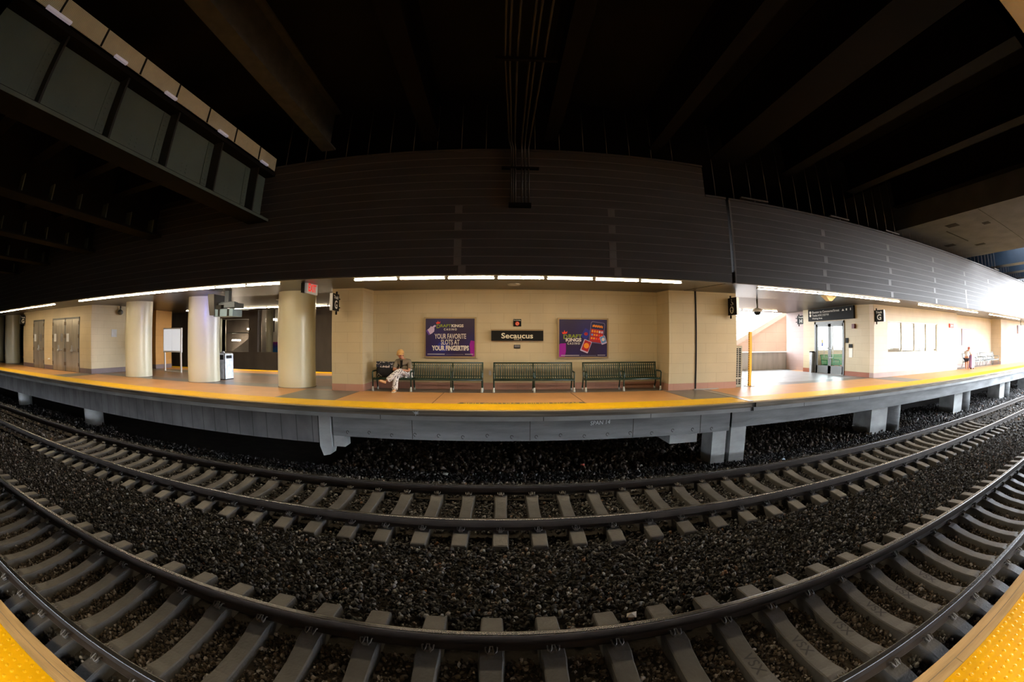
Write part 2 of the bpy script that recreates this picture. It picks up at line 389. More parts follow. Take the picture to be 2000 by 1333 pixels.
struct('near_paving', box(-60, 60, -9, -.42, PT - .006, PT), PAVE)
struct('wall_near', box(-60, 19, -3.3, -3.0, PT, 4.4), WALL)  # unseen wall behind the camera, lengthened to hold back sky light
struct('near_back_sky_block', box(-60, 25, -9.3, -9.0, .9, 8.3), DECKC)  # unseen panel added to stop sky light coming from behind the near canopy
struct('left_end_sky_block', box(-56, -55.6, -9, 24, -.3, 8.3), DECKC)  # added end panel that shuts daylight out of the left half
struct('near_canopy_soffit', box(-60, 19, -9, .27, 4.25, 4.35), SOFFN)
struct('near_canopy_fascia', box(-60, 19, .2, .27, 4.25, 6.9), FASC)
mb = MB()
NL = []
for k in range(22):
    x = -12.5 + k * 1.16
    NL.append(x)
# ------------------------------------------------------------------ overhead deck
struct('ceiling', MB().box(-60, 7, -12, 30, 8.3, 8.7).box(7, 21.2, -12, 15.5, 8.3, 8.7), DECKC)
struct('stair_shade_slab', box(7, 21.2, 15.5, 20.0, 8.3, 8.7), DECKC)  # slab added to put the stair in shade
struct('upper_back_light_block', box(-60, 60, 15.2, 15.4, 5.9, 8.3), DECKC)  # added panel that closes the gap over the canopy against daylight

# ------------------------------------------------------------------ far canopy
def slope(mb, x0, x1, m=None):
    return mb.prism([(8.45, soffz(8.45)), (12.6, soffz(12.6)), (18.3, soffz(12.6)), (18.3, soffz(12.6) + .25), (12.6, soffz(12.6) + .25), (8.45, soffz(8.45) + .25)], 0, x0, x1, m)
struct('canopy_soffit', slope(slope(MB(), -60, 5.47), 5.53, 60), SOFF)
struct('canopy_roof', box(-60, 60, 8.5, 18.3, 5.95, 6.05), DECKC)
def fascia(x0, x1, ztop):
    mb = MB(); z = 4.10; k = 0; h = .192
    mb.box(x0, x1, 8.42, 8.52, 4.08, ztop, SPLICE_GLINT)
    while z < ztop - .02:
        z1 = min(z + h - .014, ztop)
        mb.box(x0, x1, 8.38, 8.425, z, z1, FASC).box(x0, x1, 8.374, 8.425, z1, z1 + .014, SPLICE_GLINT); z += h; k += 1  # pale strips along the reveals stand in for highlights on the lips
    mb.box(x0, x1, 8.34, 8.50, ztop - .02, ztop + .03, FASC)
    return mb
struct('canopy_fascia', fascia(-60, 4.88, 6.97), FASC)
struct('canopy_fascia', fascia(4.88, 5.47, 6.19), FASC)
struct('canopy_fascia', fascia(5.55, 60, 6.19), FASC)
struct('fascia_joint_cover', box(5.55, 5.60, 8.365, 8.40, 4.08, 6.19), SPLICE_GLINT)
for x in (-1.0, 2.35, 8.72, 12.15, 15.6, 19.0, 22.4, 25.8, 29.2, 32.6):
    mb = MB(); z = 4.10
    for k in range(11):
        if k in (0, 2) or (k < 9 and (k + int(x * 3)) % 2 == 0): 
            dx = .1 * (k % 4 == 0)
            mb.box(x + dx, x + .16 + dx, 8.374, 8.382, z + .004, z + .172)
        z += .192
    struct('fascia_splice', mb, SPLICE_GLINT)

# ------------------------------------------------------------------ walls of the station buildings
def walls(name, pts, m, band, h=.2, top=4.8):
    o = struct(name, MB().prism(pts, 2, PT, top), m)
    c = [sum(p[0] for p in pts) / len(pts), sum(p[1] for p in pts) / len(pts)]
    return o
CORE = [(-5.02, 11.3), (-4.02, 11.3), (-4.02, 12.3), (5.02, 12.3), (5.02, 11.3), (7.48, 11.3), (7.48, 15.3), (-5.02, 15.3)]
walls('wall_center', CORE, WALL, PINK)
e = .006
struct('baseboard_center', MB().prism([(-5.02 - e, 11.3 - e), (-4.02 + e, 11.3 - e), (-4.02 + e, 12.3 - e), (5.02 - e, 12.3 - e), (5.02 - e, 11.3 - e), (7.48 + e, 11.3 - e), (7.48 + e, 15.3), (-5.02 - e, 15.3)], 2, PT, PT + .205), PINK)
struct('trim_1', box(5.915, 5.965, 11.28, 11.33, PT, 4.3), BLACK, label='dark vertical expansion joint in the block wall')
struct('wall_left_block', box(-27.3, -18.0, 11.2, 13.9, PT, 4.8), WALL)
struct('baseboard_left', box(-27.3 - e, -18.0 + e, 11.2 - e, 13.9 + e, PT, PT + .22), PURP)
OCHRE = block_mat('ochre block', (.50, .27, .08), (.47, .25, .07), rough=.4)
struct('wall_left_inner', box(-27.3, -18.25, 15.9, 17.2, PT, 4.8), OCHRE)
struct('baseboard_left_inner', box(-27.3 - e, -18.25 + e, 15.9 - e, 17.2 + e, PT, PT + .22), PURP)
# right waiting room
def wr(*a, **k): return MB().box(*a)
mb = MB()
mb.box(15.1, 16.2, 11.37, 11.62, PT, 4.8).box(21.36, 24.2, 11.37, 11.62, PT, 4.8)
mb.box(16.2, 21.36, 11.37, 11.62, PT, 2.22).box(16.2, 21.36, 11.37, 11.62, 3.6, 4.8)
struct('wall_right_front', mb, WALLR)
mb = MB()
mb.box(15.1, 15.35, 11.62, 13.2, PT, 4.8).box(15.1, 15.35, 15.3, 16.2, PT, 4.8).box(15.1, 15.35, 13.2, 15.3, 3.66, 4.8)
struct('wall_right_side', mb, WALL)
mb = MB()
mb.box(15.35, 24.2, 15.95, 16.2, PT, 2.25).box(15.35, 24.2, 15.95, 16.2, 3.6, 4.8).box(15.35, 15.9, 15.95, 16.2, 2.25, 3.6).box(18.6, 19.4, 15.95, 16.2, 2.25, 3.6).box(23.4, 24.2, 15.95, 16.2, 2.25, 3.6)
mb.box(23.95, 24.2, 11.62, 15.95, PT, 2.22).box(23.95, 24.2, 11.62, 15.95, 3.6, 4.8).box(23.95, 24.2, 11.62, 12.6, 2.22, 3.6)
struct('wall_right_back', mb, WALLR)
struct('baseboard_right', MB().box(15.1 - e, 15.35, 11.62, 13.2, PT, PT + .2).box(15.1 - e, 15.35, 15.3, 16.2, PT, PT + .2), RUSTB)
PALEP = block_mat('pale pink base block', (.45, .33, .30), (.43, .31, .28), rough=.5)
struct('baseboard_right_front', box(15.1 - e, 24.2, 11.37 - e, 11.6, PT, PT + .2), PALEP)
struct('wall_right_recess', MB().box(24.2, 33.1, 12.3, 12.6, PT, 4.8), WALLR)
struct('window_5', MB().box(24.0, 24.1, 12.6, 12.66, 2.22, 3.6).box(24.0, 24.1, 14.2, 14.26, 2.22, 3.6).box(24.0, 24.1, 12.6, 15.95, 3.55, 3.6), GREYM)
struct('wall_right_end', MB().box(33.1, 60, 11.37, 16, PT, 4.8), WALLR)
struct('baseboard_right_recess', MB().box(24.2, 33.1, 12.3 - e, 12.5, PT, PT + .2).box(33.1 - e, 60, 11.37 - e, 12.2, PT, PT + .2), PALEP)
# window in the front of the waiting room
def window(name, x0, x1, y, z0, z1, nm, m):
    wdw = MB(); t_ = .05
    wdw.box(x0, x1, y - .03, y + .07, z1 - t_, z1).box(x0, x1, y - .03, y + .07, z0, z0 + t_)
    for i in range(nm + 1):
        x = x0 + (x1 - x0 - t_) * i / nm; wdw.box(x, x + t_, y - .03, y + .07, z0, z1)
    o = struct(name, wdw, m); MB().box(x0 + t_, x1 - t_, y + .01, y + .018, z0 + t_, z1 - t_).build('pane', GLASS, o); return o
WFR = mat('pale window frame', (.70, .68, .66), .45, var=0)
window('window_1', 16.2, 21.36, 11.42, 2.22, 3.6, 4, WFR)
window('window_2', 15.9, 18.6, 16.0, 2.25, 3.6, 2, WFR)
window('window_3', 19.4, 23.4, 16.0, 2.25, 3.6, 3, WFR)

# glazed double door, side of the waiting room (plane x = 15.1)
door = MB().box(15.06, 15.2, 13.2, 13.27, PT, 3.66).box(15.06, 15.2, 15.19, 15.3, PT, 3.66).box(15.06, 15.2, 13.2, 15.3, 3.55, 3.66)
d1 = struct('door_1', door, DOORF, label='grey framed glazed double door of the waiting room')
for y0, y1 in ((13.27, 14.22), (14.24, 15.19)):
    lf = MB().box(15.09, 15.14, y0, y1, PT + .02, PT + .38).box(15.09, 15.14, y0, y1, 3.42, 3.55).box(15.09, 15.14, y0, y0 + .09, PT + .02, 3.55).box(15.09, 15.14, y1 - .09, y1, PT + .02, 3.55)
    l = lf.build('door_leaf', DOORF, d1)
    MB().box(15.11, 15.118, y0 + .09, y1 - .09, PT + .38, 3.42).build('glass_pane', GLASS, l)
    hy = y1 - .05 if y1 < 14.3 else y0 + .05
    MB().tube([(15.09, hy, 1.95), (15.02, hy, 1.97), (15.02, hy + (.25 if y1 > 14.3 else -.25), 1.98), (15.02, hy + (.25 if y1 > 14.3 else -.25), 2.40), (15.02, hy, 2.42), (15.09, hy, 2.42)], .015).build('pull_handle', GREYM, l)
t = thing('door_sticker', 'small yellow and blue sticker on the left door glass', 'sticker', (15.09, 14.75, 2.65))
MB().box(15.10, 15.105, 14.68, 14.82, 2.66, 2.82).build('yellow_half', mat('sticker yellow', (.5, .4, .1), .5, var=0), t)
MB().box(15.10, 15.105, 14.68, 14.82, 2.50, 2.66).build('blue_half', mat('sticker blue', (.1, .12, .4), .5, var=0), t)

# utility doors of the left block
def udoor(i, x0, x1, ztop, label):
    y = 11.2
    fr = MB().box(x0, x0 + .06, y - .03, y + .02, PT, ztop).box(x1 - .06, x1, y - .03, y + .02, PT, ztop).box(x0, x1, y - .03, y + .02, ztop - .08, ztop)
    o = struct('door_%d' % i, fr, DOORF, label=label); mid = (x0 + x1) / 2
    for a, b_ in ((x0 + .06, mid - .008), (mid + .008, x1 - .06)):
        lf = MB().box(a, b_, y - .022, y + .01, PT + .02, ztop - .09).build('door_leaf', STAIN, o)
        hm = MB()
        hx = a if a < mid - .1 and b_ < mid else b_
        for hz in (1.5, 2.15, 2.8, 3.4): hm.box(hx - .05, hx + .05, y - .045, y - .02, hz, hz + .16)
        hm.build('hinge', mat('dark hinge', (.16, .12, .08), .4, metal=.4, var=.2), lf)
    MB().box(mid - .05, mid + .05, y - .05, y - .02, 2.15, 2.45).box(mid, mid + .5, y - .075, y - .055, 2.2, 2.24).cyl((mid - .02, y - .1, 2.2), (mid - .02, y - .02, 2.2), .06).build('bolt_handle', GREYM, o)
    return o
udoor(2, -25.45, -23.75, 3.75, 'narrow pair of stainless utility doors')
udoor(3, -22.5, -20.85, 3.75, 'left pair of the wide stainless utility doors')
udoor(4, -20.85, -19.2, 3.75, 'right pair of the wide stainless utility doors')
NOTE = mat('pale notice', (.55, .58, .62), .5, var=.1); NOTED = mat('grey notice', (.16, .16, .17), .5, var=.1)
for (x, m, l) in ((-25.1, NOTE, 'pale notice on the left leaf of the narrow utility doors'), (-24.2, NOTED, 'dark grey notice on the right leaf of the narrow utility doors'),
                  (-22.1, NOTE, 'pale notice on the leftmost leaf of the wide utility doors'), (-21.25, NOTED, 'dark grey notice on the second leaf of the wide utility doors'), (-20.5, NOTE, 'pale notice on the third leaf of the wide utility doors')):
    tag(MB().box(x - .14, x + .14, 11.168, 11.176, 2.62, 3.0).build('door_notice', m, None, (x, 11.17, 2.8)), l, 'notice')
tag(MB().lathe([(.10, 0), (.10, .02), (.05, .06)], (-23.0, 11.19, 1.72), 16).build('wall_hose_bib', WHITE, None, (-23.0, 11.19, 1.72)), 'small round white fitting low on the wall between the utility doors', 'wall fitting')
tag(MB().box(-18.0, -17.985, 12.5, 12.85, 2.85, 3.2).build('wall_notice', NOTE, None, (-18.0, 12.67, 3.0)), 'small pale notice on the sunlit side of the utility block', 'notice')
t = thing('security_camera', 'dark security camera hanging by the ceiling beside the utility block', 'security camera', (-17.85, 12.95, 4.28))
MB().cyl((-17.85, 12.95, 4.28), (-17.85, 12.95, 4.1), .05).build('stem', DOORF, t)
MB().ball((-17.85, 12.95, 4.0), .16, .16, .13).build('dome', DOORF, t)

# ------------------------------------------------------------------ round columns
CL = {-6.62: 'thick round cream column nearest the bench wall', -10.83: 'thick round cream column beside the litter bin, middle of three',
      -14.98: 'thick round cream column nearest the utility block, farthest left of three', -31.6: 'round cream column just left of the utility block',
      -35.75: 'second round cream column left of the utility block', -39.9: 'third round cream column left of the utility block at the photo edge'}
for x, lab in CL.items():
    o = thing('round_column', lab, 'column', (x, 11.98, PT), 'round platform columns')
    mb = MB().lathe([(.64, 0), (.64, soffz(12) + .02 - PT)], (x, 11.98, PT), 56); mb.f = mb.f[:-2]; mb.mi = mb.mi[:-2]; mb.sm = mb.sm[:-2]
    mb.build('shaft', COLM, o)
    MB().lathe([(.652, 0), (.652, .012)], (x, 11.98, PT), 56).build('base_seal', mat('dark base seal', (.08, .06, .05), .8, var=0), o)

# ------------------------------------------------------------------ fluorescent fixtures
ORD = ['leftmost'] + [o + ' from left' for o in ('second', 'third', 'fourth', 'fifth', 'sixth', 'seventh', 'eighth', 'ninth', 'tenth')]
def fixture(proto_y, z, x0, length, label, group, lampm):
    o = thing('strip_light', label, 'light', (x0, proto_y, z), group)
    MB().box(x0, x0 + length, proto_y - .075, proto_y + .075, z - .008, z + .03).build('housing', DOORF, o)
    MB().box(x0 + .03, x0 + length - .03, proto_y - .035, proto_y + .035, z - .022, z - .008).build('lens', lampm, o)
    return o
def row(xs, y, z, label, group, lampm=LAMP, L=1.13):
    first = None; xs = sorted(xs)
    for i, x in enumerate(xs):
        lab = (ORD[i] + ' ' + label).strip() if i < len(xs) - 1 else 'rightmost ' + label
        if first is None: first = fixture(y, z, x, L - .035, lab, group, lampm); continue
        c = copy_tree(first); c.location = (x, y, z); c['label'] = lab
zs = soffz(9.06) - .005
row([-3.48 + 1.13 * k for k in range(7)], 9.06, zs, 'strip light in the row above the benches', 'strip lights above the benches')
row([-5.52 - 1.13 * (k + 1) for k in range(9)], 9.06, zs, 'strip light in the row before the round columns', 'strip lights before the round columns')
row([-18.04 - 1.13 * (k + 1) for k in range(8)], 9.06, zs, 'strip light in the row before the steel utility doors', 'strip lights before the utility doors')
row([6.86 + 1.2 * k for k in range(6)], 9.2, zs, 'strip light in the row over the open passage', 'strip lights over the open passage', L=1.2)
row([15.76 + 1.17 * k for k in range(6)], 9.3, zs, 'strip light in the row before the waiting room window', 'strip lights before the waiting room', L=1.17)
row([24.8 + 1.17 * k for k in range(6)], 9.3, zs, 'strip light in the row at the far right end', 'strip lights at the far right end', L=1.17)
row([-16.8 + 1.13 * k for k in range(10)], 17.0, soffz(17) - .005, 'thin strip light behind the round columns', 'strip lights on the far platform side')
row([7.0 + 1.2 * k for k in range(6)], 17.2, soffz(17) - .005, 'thin strip light at the far side of the passage', 'far strip lights over the open passage', LAMP)
row([16.2 + 1.3 * k for k in range(5)], 13.6, 4.2, 'added strip light inside the waiting room', 'added strip lights inside the waiting room', LAMP, L=1.2)  # unseen fixtures added to brighten the interior behind the glass
# unseen near platform lights, added; deep skirts keep their light off the tracks
first = thing('strip_light', 'added out-of-view recessed strip light under the canopy above the near platform', 'light', (-9.2, -.9, 4.24), 'added strip lights above the near platform')
MB().box(-9.2, -8.1, -1.04, -1.01, 4.04, 4.25).box(-9.2, -8.1, -.79, -.76, 4.04, 4.25).box(-9.2, -9.18, -1.01, -.79, 4.04, 4.25).box(-8.12, -8.1, -1.01, -.79, 4.04, 4.25).build('housing', DOORF, first)
MB().box(-9.17, -8.13, -.94, -.86, 4.21, 4.24).build('lens', LAMP, first)
for k in range(1, 16):
    c = copy_tree(first); c.location = (-9.2 + 1.16 * k, -.9, 4.24)

# small ceiling fittings
SPK = mat('beige fitting', (.62, .50, .28), .5, var=0)
o = thing('ceiling_speaker', 'small beige wedge shaped fitting under the soffit right of the passage', 'ceiling fitting', (10.45, 9.8, soffz(9.8)))
MB().add([(10.15, 9.7, 4.17), (10.75, 9.7, 4.17), (10.75, 9.95, 4.17), (10.15, 9.95, 4.17), (10.38, 9.75, 4.0), (10.52, 9.75, 4.0), (10.52, 9.9, 4.0), (10.38, 9.9, 4.0)],
         [(0, 1, 2, 3), (7, 6, 5, 4), (0, 4, 5, 1), (1, 5, 6, 2), (2, 6, 7, 3), (3, 7, 4, 0)]).build('body', SPK, o)
o = thing('security_camera', 'white dome security camera on a dark drop pole over the passage', 'security camera', (9.62, 13.0, soffz(13)))
MB().cyl((9.62, 13, 4.31), (9.62, 13, 3.92), .035).build('drop_pole', DOORF, o)
MB().lathe([(.05, .16), (.2, .1), (.21, .02), (.05, 0)], (9.62, 13, 3.82), 20).build('housing', WFR, o)
MB().ball((9.62, 13, 3.82), .15, .15, .12).build('dome', BLACK, o)
for x, y, l in ((-8.6, 14.1, 'flush disc ceiling light behind the middle column'), (.35, 10.6, 'small flush disc fitting in the soffit above the station name sign')):
    tag(MB().lathe([(.18, 0), (.16, -.03), (.02, -.035)], (x, y, soffz(y)), 18).build('ceiling_disc', GREYM, None, (x, y, soffz(y))), l, 'ceiling fitting')

# ------------------------------------------------------------------ track signs
def proj_sign(x, y0, y1, z0, z1, face, lines, label, extra=None):
    """flat sign box standing out from a wall in the y direction; face = +1 looks toward +x"""
    o = thing('platform_sign', label, 'sign', (x, (y0 + y1) / 2, z0))
    MB().box(x - .05, x + .05, y0, y1, z0, z1).build('sign_body', GREYM, o)
    fx = x + face * .052
    fc = MB().box(min(fx, fx - face * .01), max(fx, fx - face * .01) , y0 - .002, y1 + .002, z0, z1).build('face', BLACK, o)
    for za in (z0 + .1, z1 - .14): MB().box(x - .02, x + .02, y1, y1 + .17, za, za + .04).build('wall_arm', BLACK, o)
    MB().cyl((x, y1 - .08, z0 - .1), (x, y1 - .08, z1 + .08), .03).build('mounting_rod', BLACK, o)
    rt = (0, face, 0)
    for (s_, dz, wd, hh) in lines:
        text('lettering', s_, fx + face * .002, (y0 + y1) / 2, dz, wd, hh, rt, UZ, fc, WHITE, .003, .02)
    return o
proj_sign(-4.78, 10.68, 11.14, 3.55, 4.04, 1, [('Track', 3.94, .34, .10), ('G', 3.73, .20, .24)], 'black Track G sign on the pillar left of the benches')
proj_sign(-27.0, 10.8, 11.18, 3.58, 4.05, 1, [('Track', 3.95, .30, .09), ('G', 3.75, .2, .22)], 'black Track G sign at the left end of the utility block')
proj_sign(15.2, 10.83, 11.36, 3.52, 3.99, -1, [('Track', 3.90, .36, .09), ('G', 3.70, .24, .23)], 'black Track G sign at the corner of the waiting room')
proj_sign(15.3, 16.25, 16.85, 3.62, 4.06, -1, [('Track', 3.97, .4, .07), ('H', 3.78, .2, .2)], 'small black Track H sign behind the waiting room corner')
o = proj_sign(7.2, 10.78, 11.28, 3.52, 4.06, -1, [], 'black sign with wheelchair and up arrow symbols on the pillar by the passage')
MB().cyl((7.146, 11.05, 3.68), (7.140, 11.05, 3.68), .11, n=24).build('arrow_disc', WHITE, o)
MB().prism([(10.97, 3.68), (11.05, 3.77), (11.13, 3.68), (11.08, 3.68), (11.08, 3.60), (11.02, 3.60), (11.02, 3.68)], 0, 7.132, 7.139).build('arrow', BLACK, o)
wc = MB().cyl((7.144, 11.05, 4.0), (7.138, 11.05, 4.0), .02, n=10)
wc.tube([(7.14, 11.05, 3.97), (7.14, 11.045, 3.91), (7.14, 10.98, 3.91), (7.14, 10.95, 3.84)], .008, 6)
wc.tube([(7.14, 11.05 + .05 * math.cos(a), 3.875 + .05 * math.sin(a)) for a in [2.2 + k * .45 for k in range(10)]], .007, 6)
wc.build('wheelchair_symbol', WHITE, o)
# exit sign
o = thing('exit_sign', 'white EXIT sign with red letters hanging from the soffit', 'sign', (-4.93, 9.68, 4.14))
MB().box(-4.97, -4.91, 9.36, 10.02, 3.9, 4.2).build('sign_body', mat('exit sign face', (.45, .44, .40), .5, var=0, emit=(1, .9, .8), es=.12), o)
MB().box(-5.05, -4.97, 9.30, 9.45, 3.9, 4.2).build('battery_box', BLACK, o)
text('lettering', 'EXIT', -4.906, 9.68, 4.05, .46, .2, (0, 1, 0), UZ, o, mat('red exit letters', (.8, .02, .02), .5, var=0, emit=(1, .05, .03), es=.6), .004, .03)

# ------------------------------------------------------------------ posters and wall signs (wall y = 12.3)
FRAME = mat('tan aluminium poster frame', (.33, .24, .13), .4, metal=.4, var=.05)
def poly(name, pts, m, parent, y=12.238, d=.002):
    return MB().prism(pts, 1, y - d, y).build(name, m, parent)
def frame(o, x0, x1, z0, z1, w_=.045):
    MB().box(x0, x1, 12.22, 12.3, z1 - w_, z1).box(x0, x1, 12.22, 12.3, z0, z0 + w_).box(x0, x0 + w_, 12.22, 12.3, z0 + w_, z1 - w_).box(x1 - w_, x1, 12.22, 12.3, z0 + w_, z1 - w_).build('frame', FRAME, o)
def mcol(n, c): return mat('print ' + n, sr(*c), .45, var=0)
DPUR = mcol('dark purple', (38, 20, 56)); MPUR = mcol('violet', (50, 26, 110)); MAG = mcol('magenta', (150, 12, 150)); BLUE = mcol('blue', (28, 40, 140)); RED = mcol('red orange', (235, 62, 30))
LIME = mcol('olive green', (130, 145, 45)); PAPER = mcol('paper white', (215, 208, 200)); ORNG = mcol('orange', (235, 140, 30)); DRED = mcol('deep red', (170, 30, 40)); SKYB = mcol('light blue', (90, 140, 200)); LIL = mcol('lilac', (196, 178, 214)); NAVY = mcol('navy', (26, 28, 78)); LPUR = mcol('mid purple', (96, 60, 160))
def poster_bg(o, x0, x1, z0, z1, side):
    m = mat('print gradient %d' % side, sr(42, 24, 62), .4, var=0); nt = m.node_tree
    g = nt.nodes.new('ShaderNodeNewGeometry'); sp = nt.nodes.new('ShaderNodeSeparateXYZ'); nt.links.new(g.outputs['Position'], sp.inputs[0])
    n = nt.nodes.new('ShaderNodeTexNoise'); n.inputs['Scale'].default_value = 1.3; n.inputs['Detail'].default_value = 0; nt.links.new(g.outputs['Position'], n.inputs['Vector'])
    cr = nt.nodes.new('ShaderNodeValToRGB'); el = cr.color_ramp.elements; el[0].position = .35; el[0].color = (*sr(40, 24, 60), 1); el[1].position = .72; el[1].color = (*sr(38, 30, 92), 1)
    nt.links.new(n.outputs[0], cr.inputs[0]); nt.links.new(cr.outputs[0], nt.nodes['Principled BSDF'].inputs['Base Color'])
    return MB().box(x0, x1, 12.24, 12.26, z0, z1).build('print', m, o)
def crown(o, cx, cz, s):
    poly('crown_mark', [(cx - .5 * s, cz), (cx - .62 * s, cz + .45 * s), (cx - .3 * s, cz + .25 * s), (cx - .12 * s, cz + .8 * s), (cx + .12 * s, cz + .3 * s), (cx + .5 * s, cz + .62 * s), (cx + .42 * s, cz + .1 * s), (cx, cz + .02 * s)], RED, o, 12.236)
# poster with the headline
o = thing('framed_poster', 'purple framed poster with white headline lettering and a pointing hand, behind the left bench', 'poster', (-1.54, 12.26, 2.19))
frame(o, -2.34, -.74, 2.19, 3.43); pr = poster_bg(o, -2.295, -.785, 2.235, 3.385, 0)
poly('magenta_patch', [(-.91, 2.30), (-.84, 2.237), (-.787, 2.237), (-.787, 2.70), (-.9, 2.72), (-.94, 2.6)], MAG, pr, 12.239)
poly('blue_patch', [(-1.75 + .18 * math.cos(a), 2.53 + .16 * math.sin(a)) for a in [k * PI / 8 for k in range(16)]], BLUE, pr, 12.239)
crown(pr, -1.90, 3.225, .12)
text('lettering', 'D', -1.90, 12.235, 3.15, .11, .12, RX, UZ, pr, LIME, .002, .03)
text('lettering', 'RAFT', -1.67, 12.235, 3.165, .33, .09, RX, UZ, pr, LIME, .002, .035)
text('lettering', 'KINGS', -1.31, 12.235, 3.165, .37, .09, RX, UZ, pr, PAPER, .002, .04)
text('lettering', 'C A S I N O', -1.53, 12.235, 3.055, .40, .065, RX, UZ, pr, PAPER, .002, .035)
text('lettering', 'YOUR FAVORITE', -1.53, 12.235, 2.845, .97, .155, RX, UZ, pr, PAPER, .002, .012)
text('lettering', 'SLOTS AT', -1.53, 12.235, 2.665, .57, .155, RX, UZ, pr, PAPER, .002, .012)
text('lettering', 'YOUR FINGERTIPS', -1.53, 12.235, 2.485, 1.14, .155, RX, UZ, pr, PAPER, .002, .045)
SM = mcol('small print', (170, 165, 175))
MB().box(-2.24, -1.70, 12.236, 12.238, 2.285, 2.31).box(-1.66, -1.12, 12.236, 12.238, 2.288, 2.294).box(-1.08, -.83, 12.236, 12.238, 2.288, 2.308).build('small_print', SM, pr)
poly('pointing_hand', [(-2.28, 3.01), (-2.20, 2.88), (-2.10, 2.93), (-2.03, 2.99), (-2.02, 3.08), (-2.04, 3.10), (-1.975, 3.15), (-1.99, 3.19), (-2.03, 3.18), (-2.10, 3.13), (-2.13, 3.16), (-2.16, 3.11)], LIL, pr, 12.236)
poly('hand_cuff', [(-2.28, 3.01), (-2.20, 2.88), (-2.155, 2.905), (-2.235, 3.04)], LPUR, pr, 12.234)
# poster with the phone
o = thing('framed_poster', 'purple framed poster with a tilted phone and game cards, behind the right bench', 'poster', (2.545, 12.26, 2.18))
frame(o, 1.745, 3.35, 2.18, 3.42); pr = poster_bg(o, 1.79, 3.305, 2.225, 3.375, 1)
poly('magenta_patch', [(1.792, 2.227), (1.97, 2.227), (2.0, 2.4), (2.0, 2.64), (1.83, 2.63), (1.792, 2.60)], MAG, pr, 12.239)
crown(pr, 1.97, 2.925, .15)
text('lettering', 'D', 1.99, 12.235, 2.84, .13, .14, RX, UZ, pr, LIME, .002, .03)
text('lettering', 'RAFT', 2.29, 12.235, 2.86, .42, .11, RX, UZ, pr, LIME, .002, .04)
text('lettering', 'KINGS', 2.24, 12.235, 2.745, .49, .11, RX, UZ, pr, PAPER, .002, .045)
text('lettering', 'C A S I N O', 2.24, 12.235, 2.635, .39, .07, RX, UZ, pr, PAPER, .002, .035)
MB().box(1.85, 2.42, 12.236, 12.238, 2.255, 2.28).box(2.46, 2.96, 12.236, 12.238, 2.26, 2.266).box(3.0, 3.25, 12.236, 12.238, 2.262, 2.282).build('small_print', SM, pr)
def tilt(pts, cx, cz, a):
    c, s = math.cos(a), math.sin(a); return [(cx + x * c - z * s, cz + x * s + z * c) for x, z in pts]
def rrect(w_, h_, r):
    P = []
    for sx, sz, a0 in ((1, 1, 0), (-1, 1, PI / 2), (-1, -1, PI), (1, -1, 3 * PI / 2)):
        for k in range(4): a = a0 + k * PI / 6; P.append((sx * (w_ / 2 - r) + r * math.cos(a), sz * (h_ / 2 - r) + r * math.sin(a)))
    return P
PA = -.13
poly('phone_edge', tilt(rrect(.46, .66, .06), 2.98, 2.97, PA), mcol('phone edge', (110, 100, 150)), pr, 12.237)
poly('phone_screen', tilt(rrect(.42, .62, .05), 2.98, 2.97, PA), NAVY, pr, 12.234)
poly('screen_band', tilt([(-.2, -.3), (.2, -.3), (.2, .1), (-.2, .1)], 2.98, 2.97, PA), DRED, pr, 12.232)
for k in range(9):
    x, z = tilt([(-.15 + k * .037, .19 + .012 * (k % 2))], 2.98, 2.97, PA)[0]
    poly('title_blob', tilt(rrect(.032, .07, .012), x, z, PA), ORNG, pr, 12.2295)
for r_ in range(3):
    for c_ in range(5):
        x, z = tilt([(-.15 + c_ * .077, .03 - r_ * .11)], 2.98, 2.97, PA)[0]
        if r_ == 0: m = (ORNG, ORNG, ORNG, PAPER, LIL)[c_]
        else: m = (RED, SKYB, ORNG, ORNG, RED)[(c_ + r_) % 5]
        poly('game_symbol', tilt(rrect(.055, .075 if r_ == 0 else .06, .02), x, z, PA), m, pr, 12.229)
poly('red_card', tilt(rrect(.26, .38, .02), 2.63, 2.55, -.38), LIL, pr, 12.226); poly('red_card_face', tilt(rrect(.22, .32, .02), 2.64, 2.56, -.38), DRED, pr, 12.223)
poly('card_medal', [(2.64 + .085 * math.cos(k * PI / 8), 2.565 + .085 * math.sin(k * PI / 8)) for k in range(16)], ORNG, pr, 12.220)
poly('blue_card', tilt(rrect(.18, .25, .02), 3.18, 2.74, .32), LIL, pr, 12.226); poly('blue_card_face', tilt(rrect(.15, .2, .02), 3.175, 2.755, .32), SKYB, pr, 12.223)
poly('card_medal', [(3.175 + .05 * math.cos(k * PI / 8), 2.76 + .055 * math.sin(k * PI / 8)) for k in range(16)], PAPER, pr, 12.220)
poly('back_card', tilt(rrect(.22, .3, .02), 2.63, 2.93, -.55), BLUE, pr, 12.2385); poly('card_gem', [(2.63 + .06 * math.cos(k * PI / 8), 2.93 + .05 * math.sin(k * PI / 8)) for k in range(16)], DRED, pr, 12.2365)
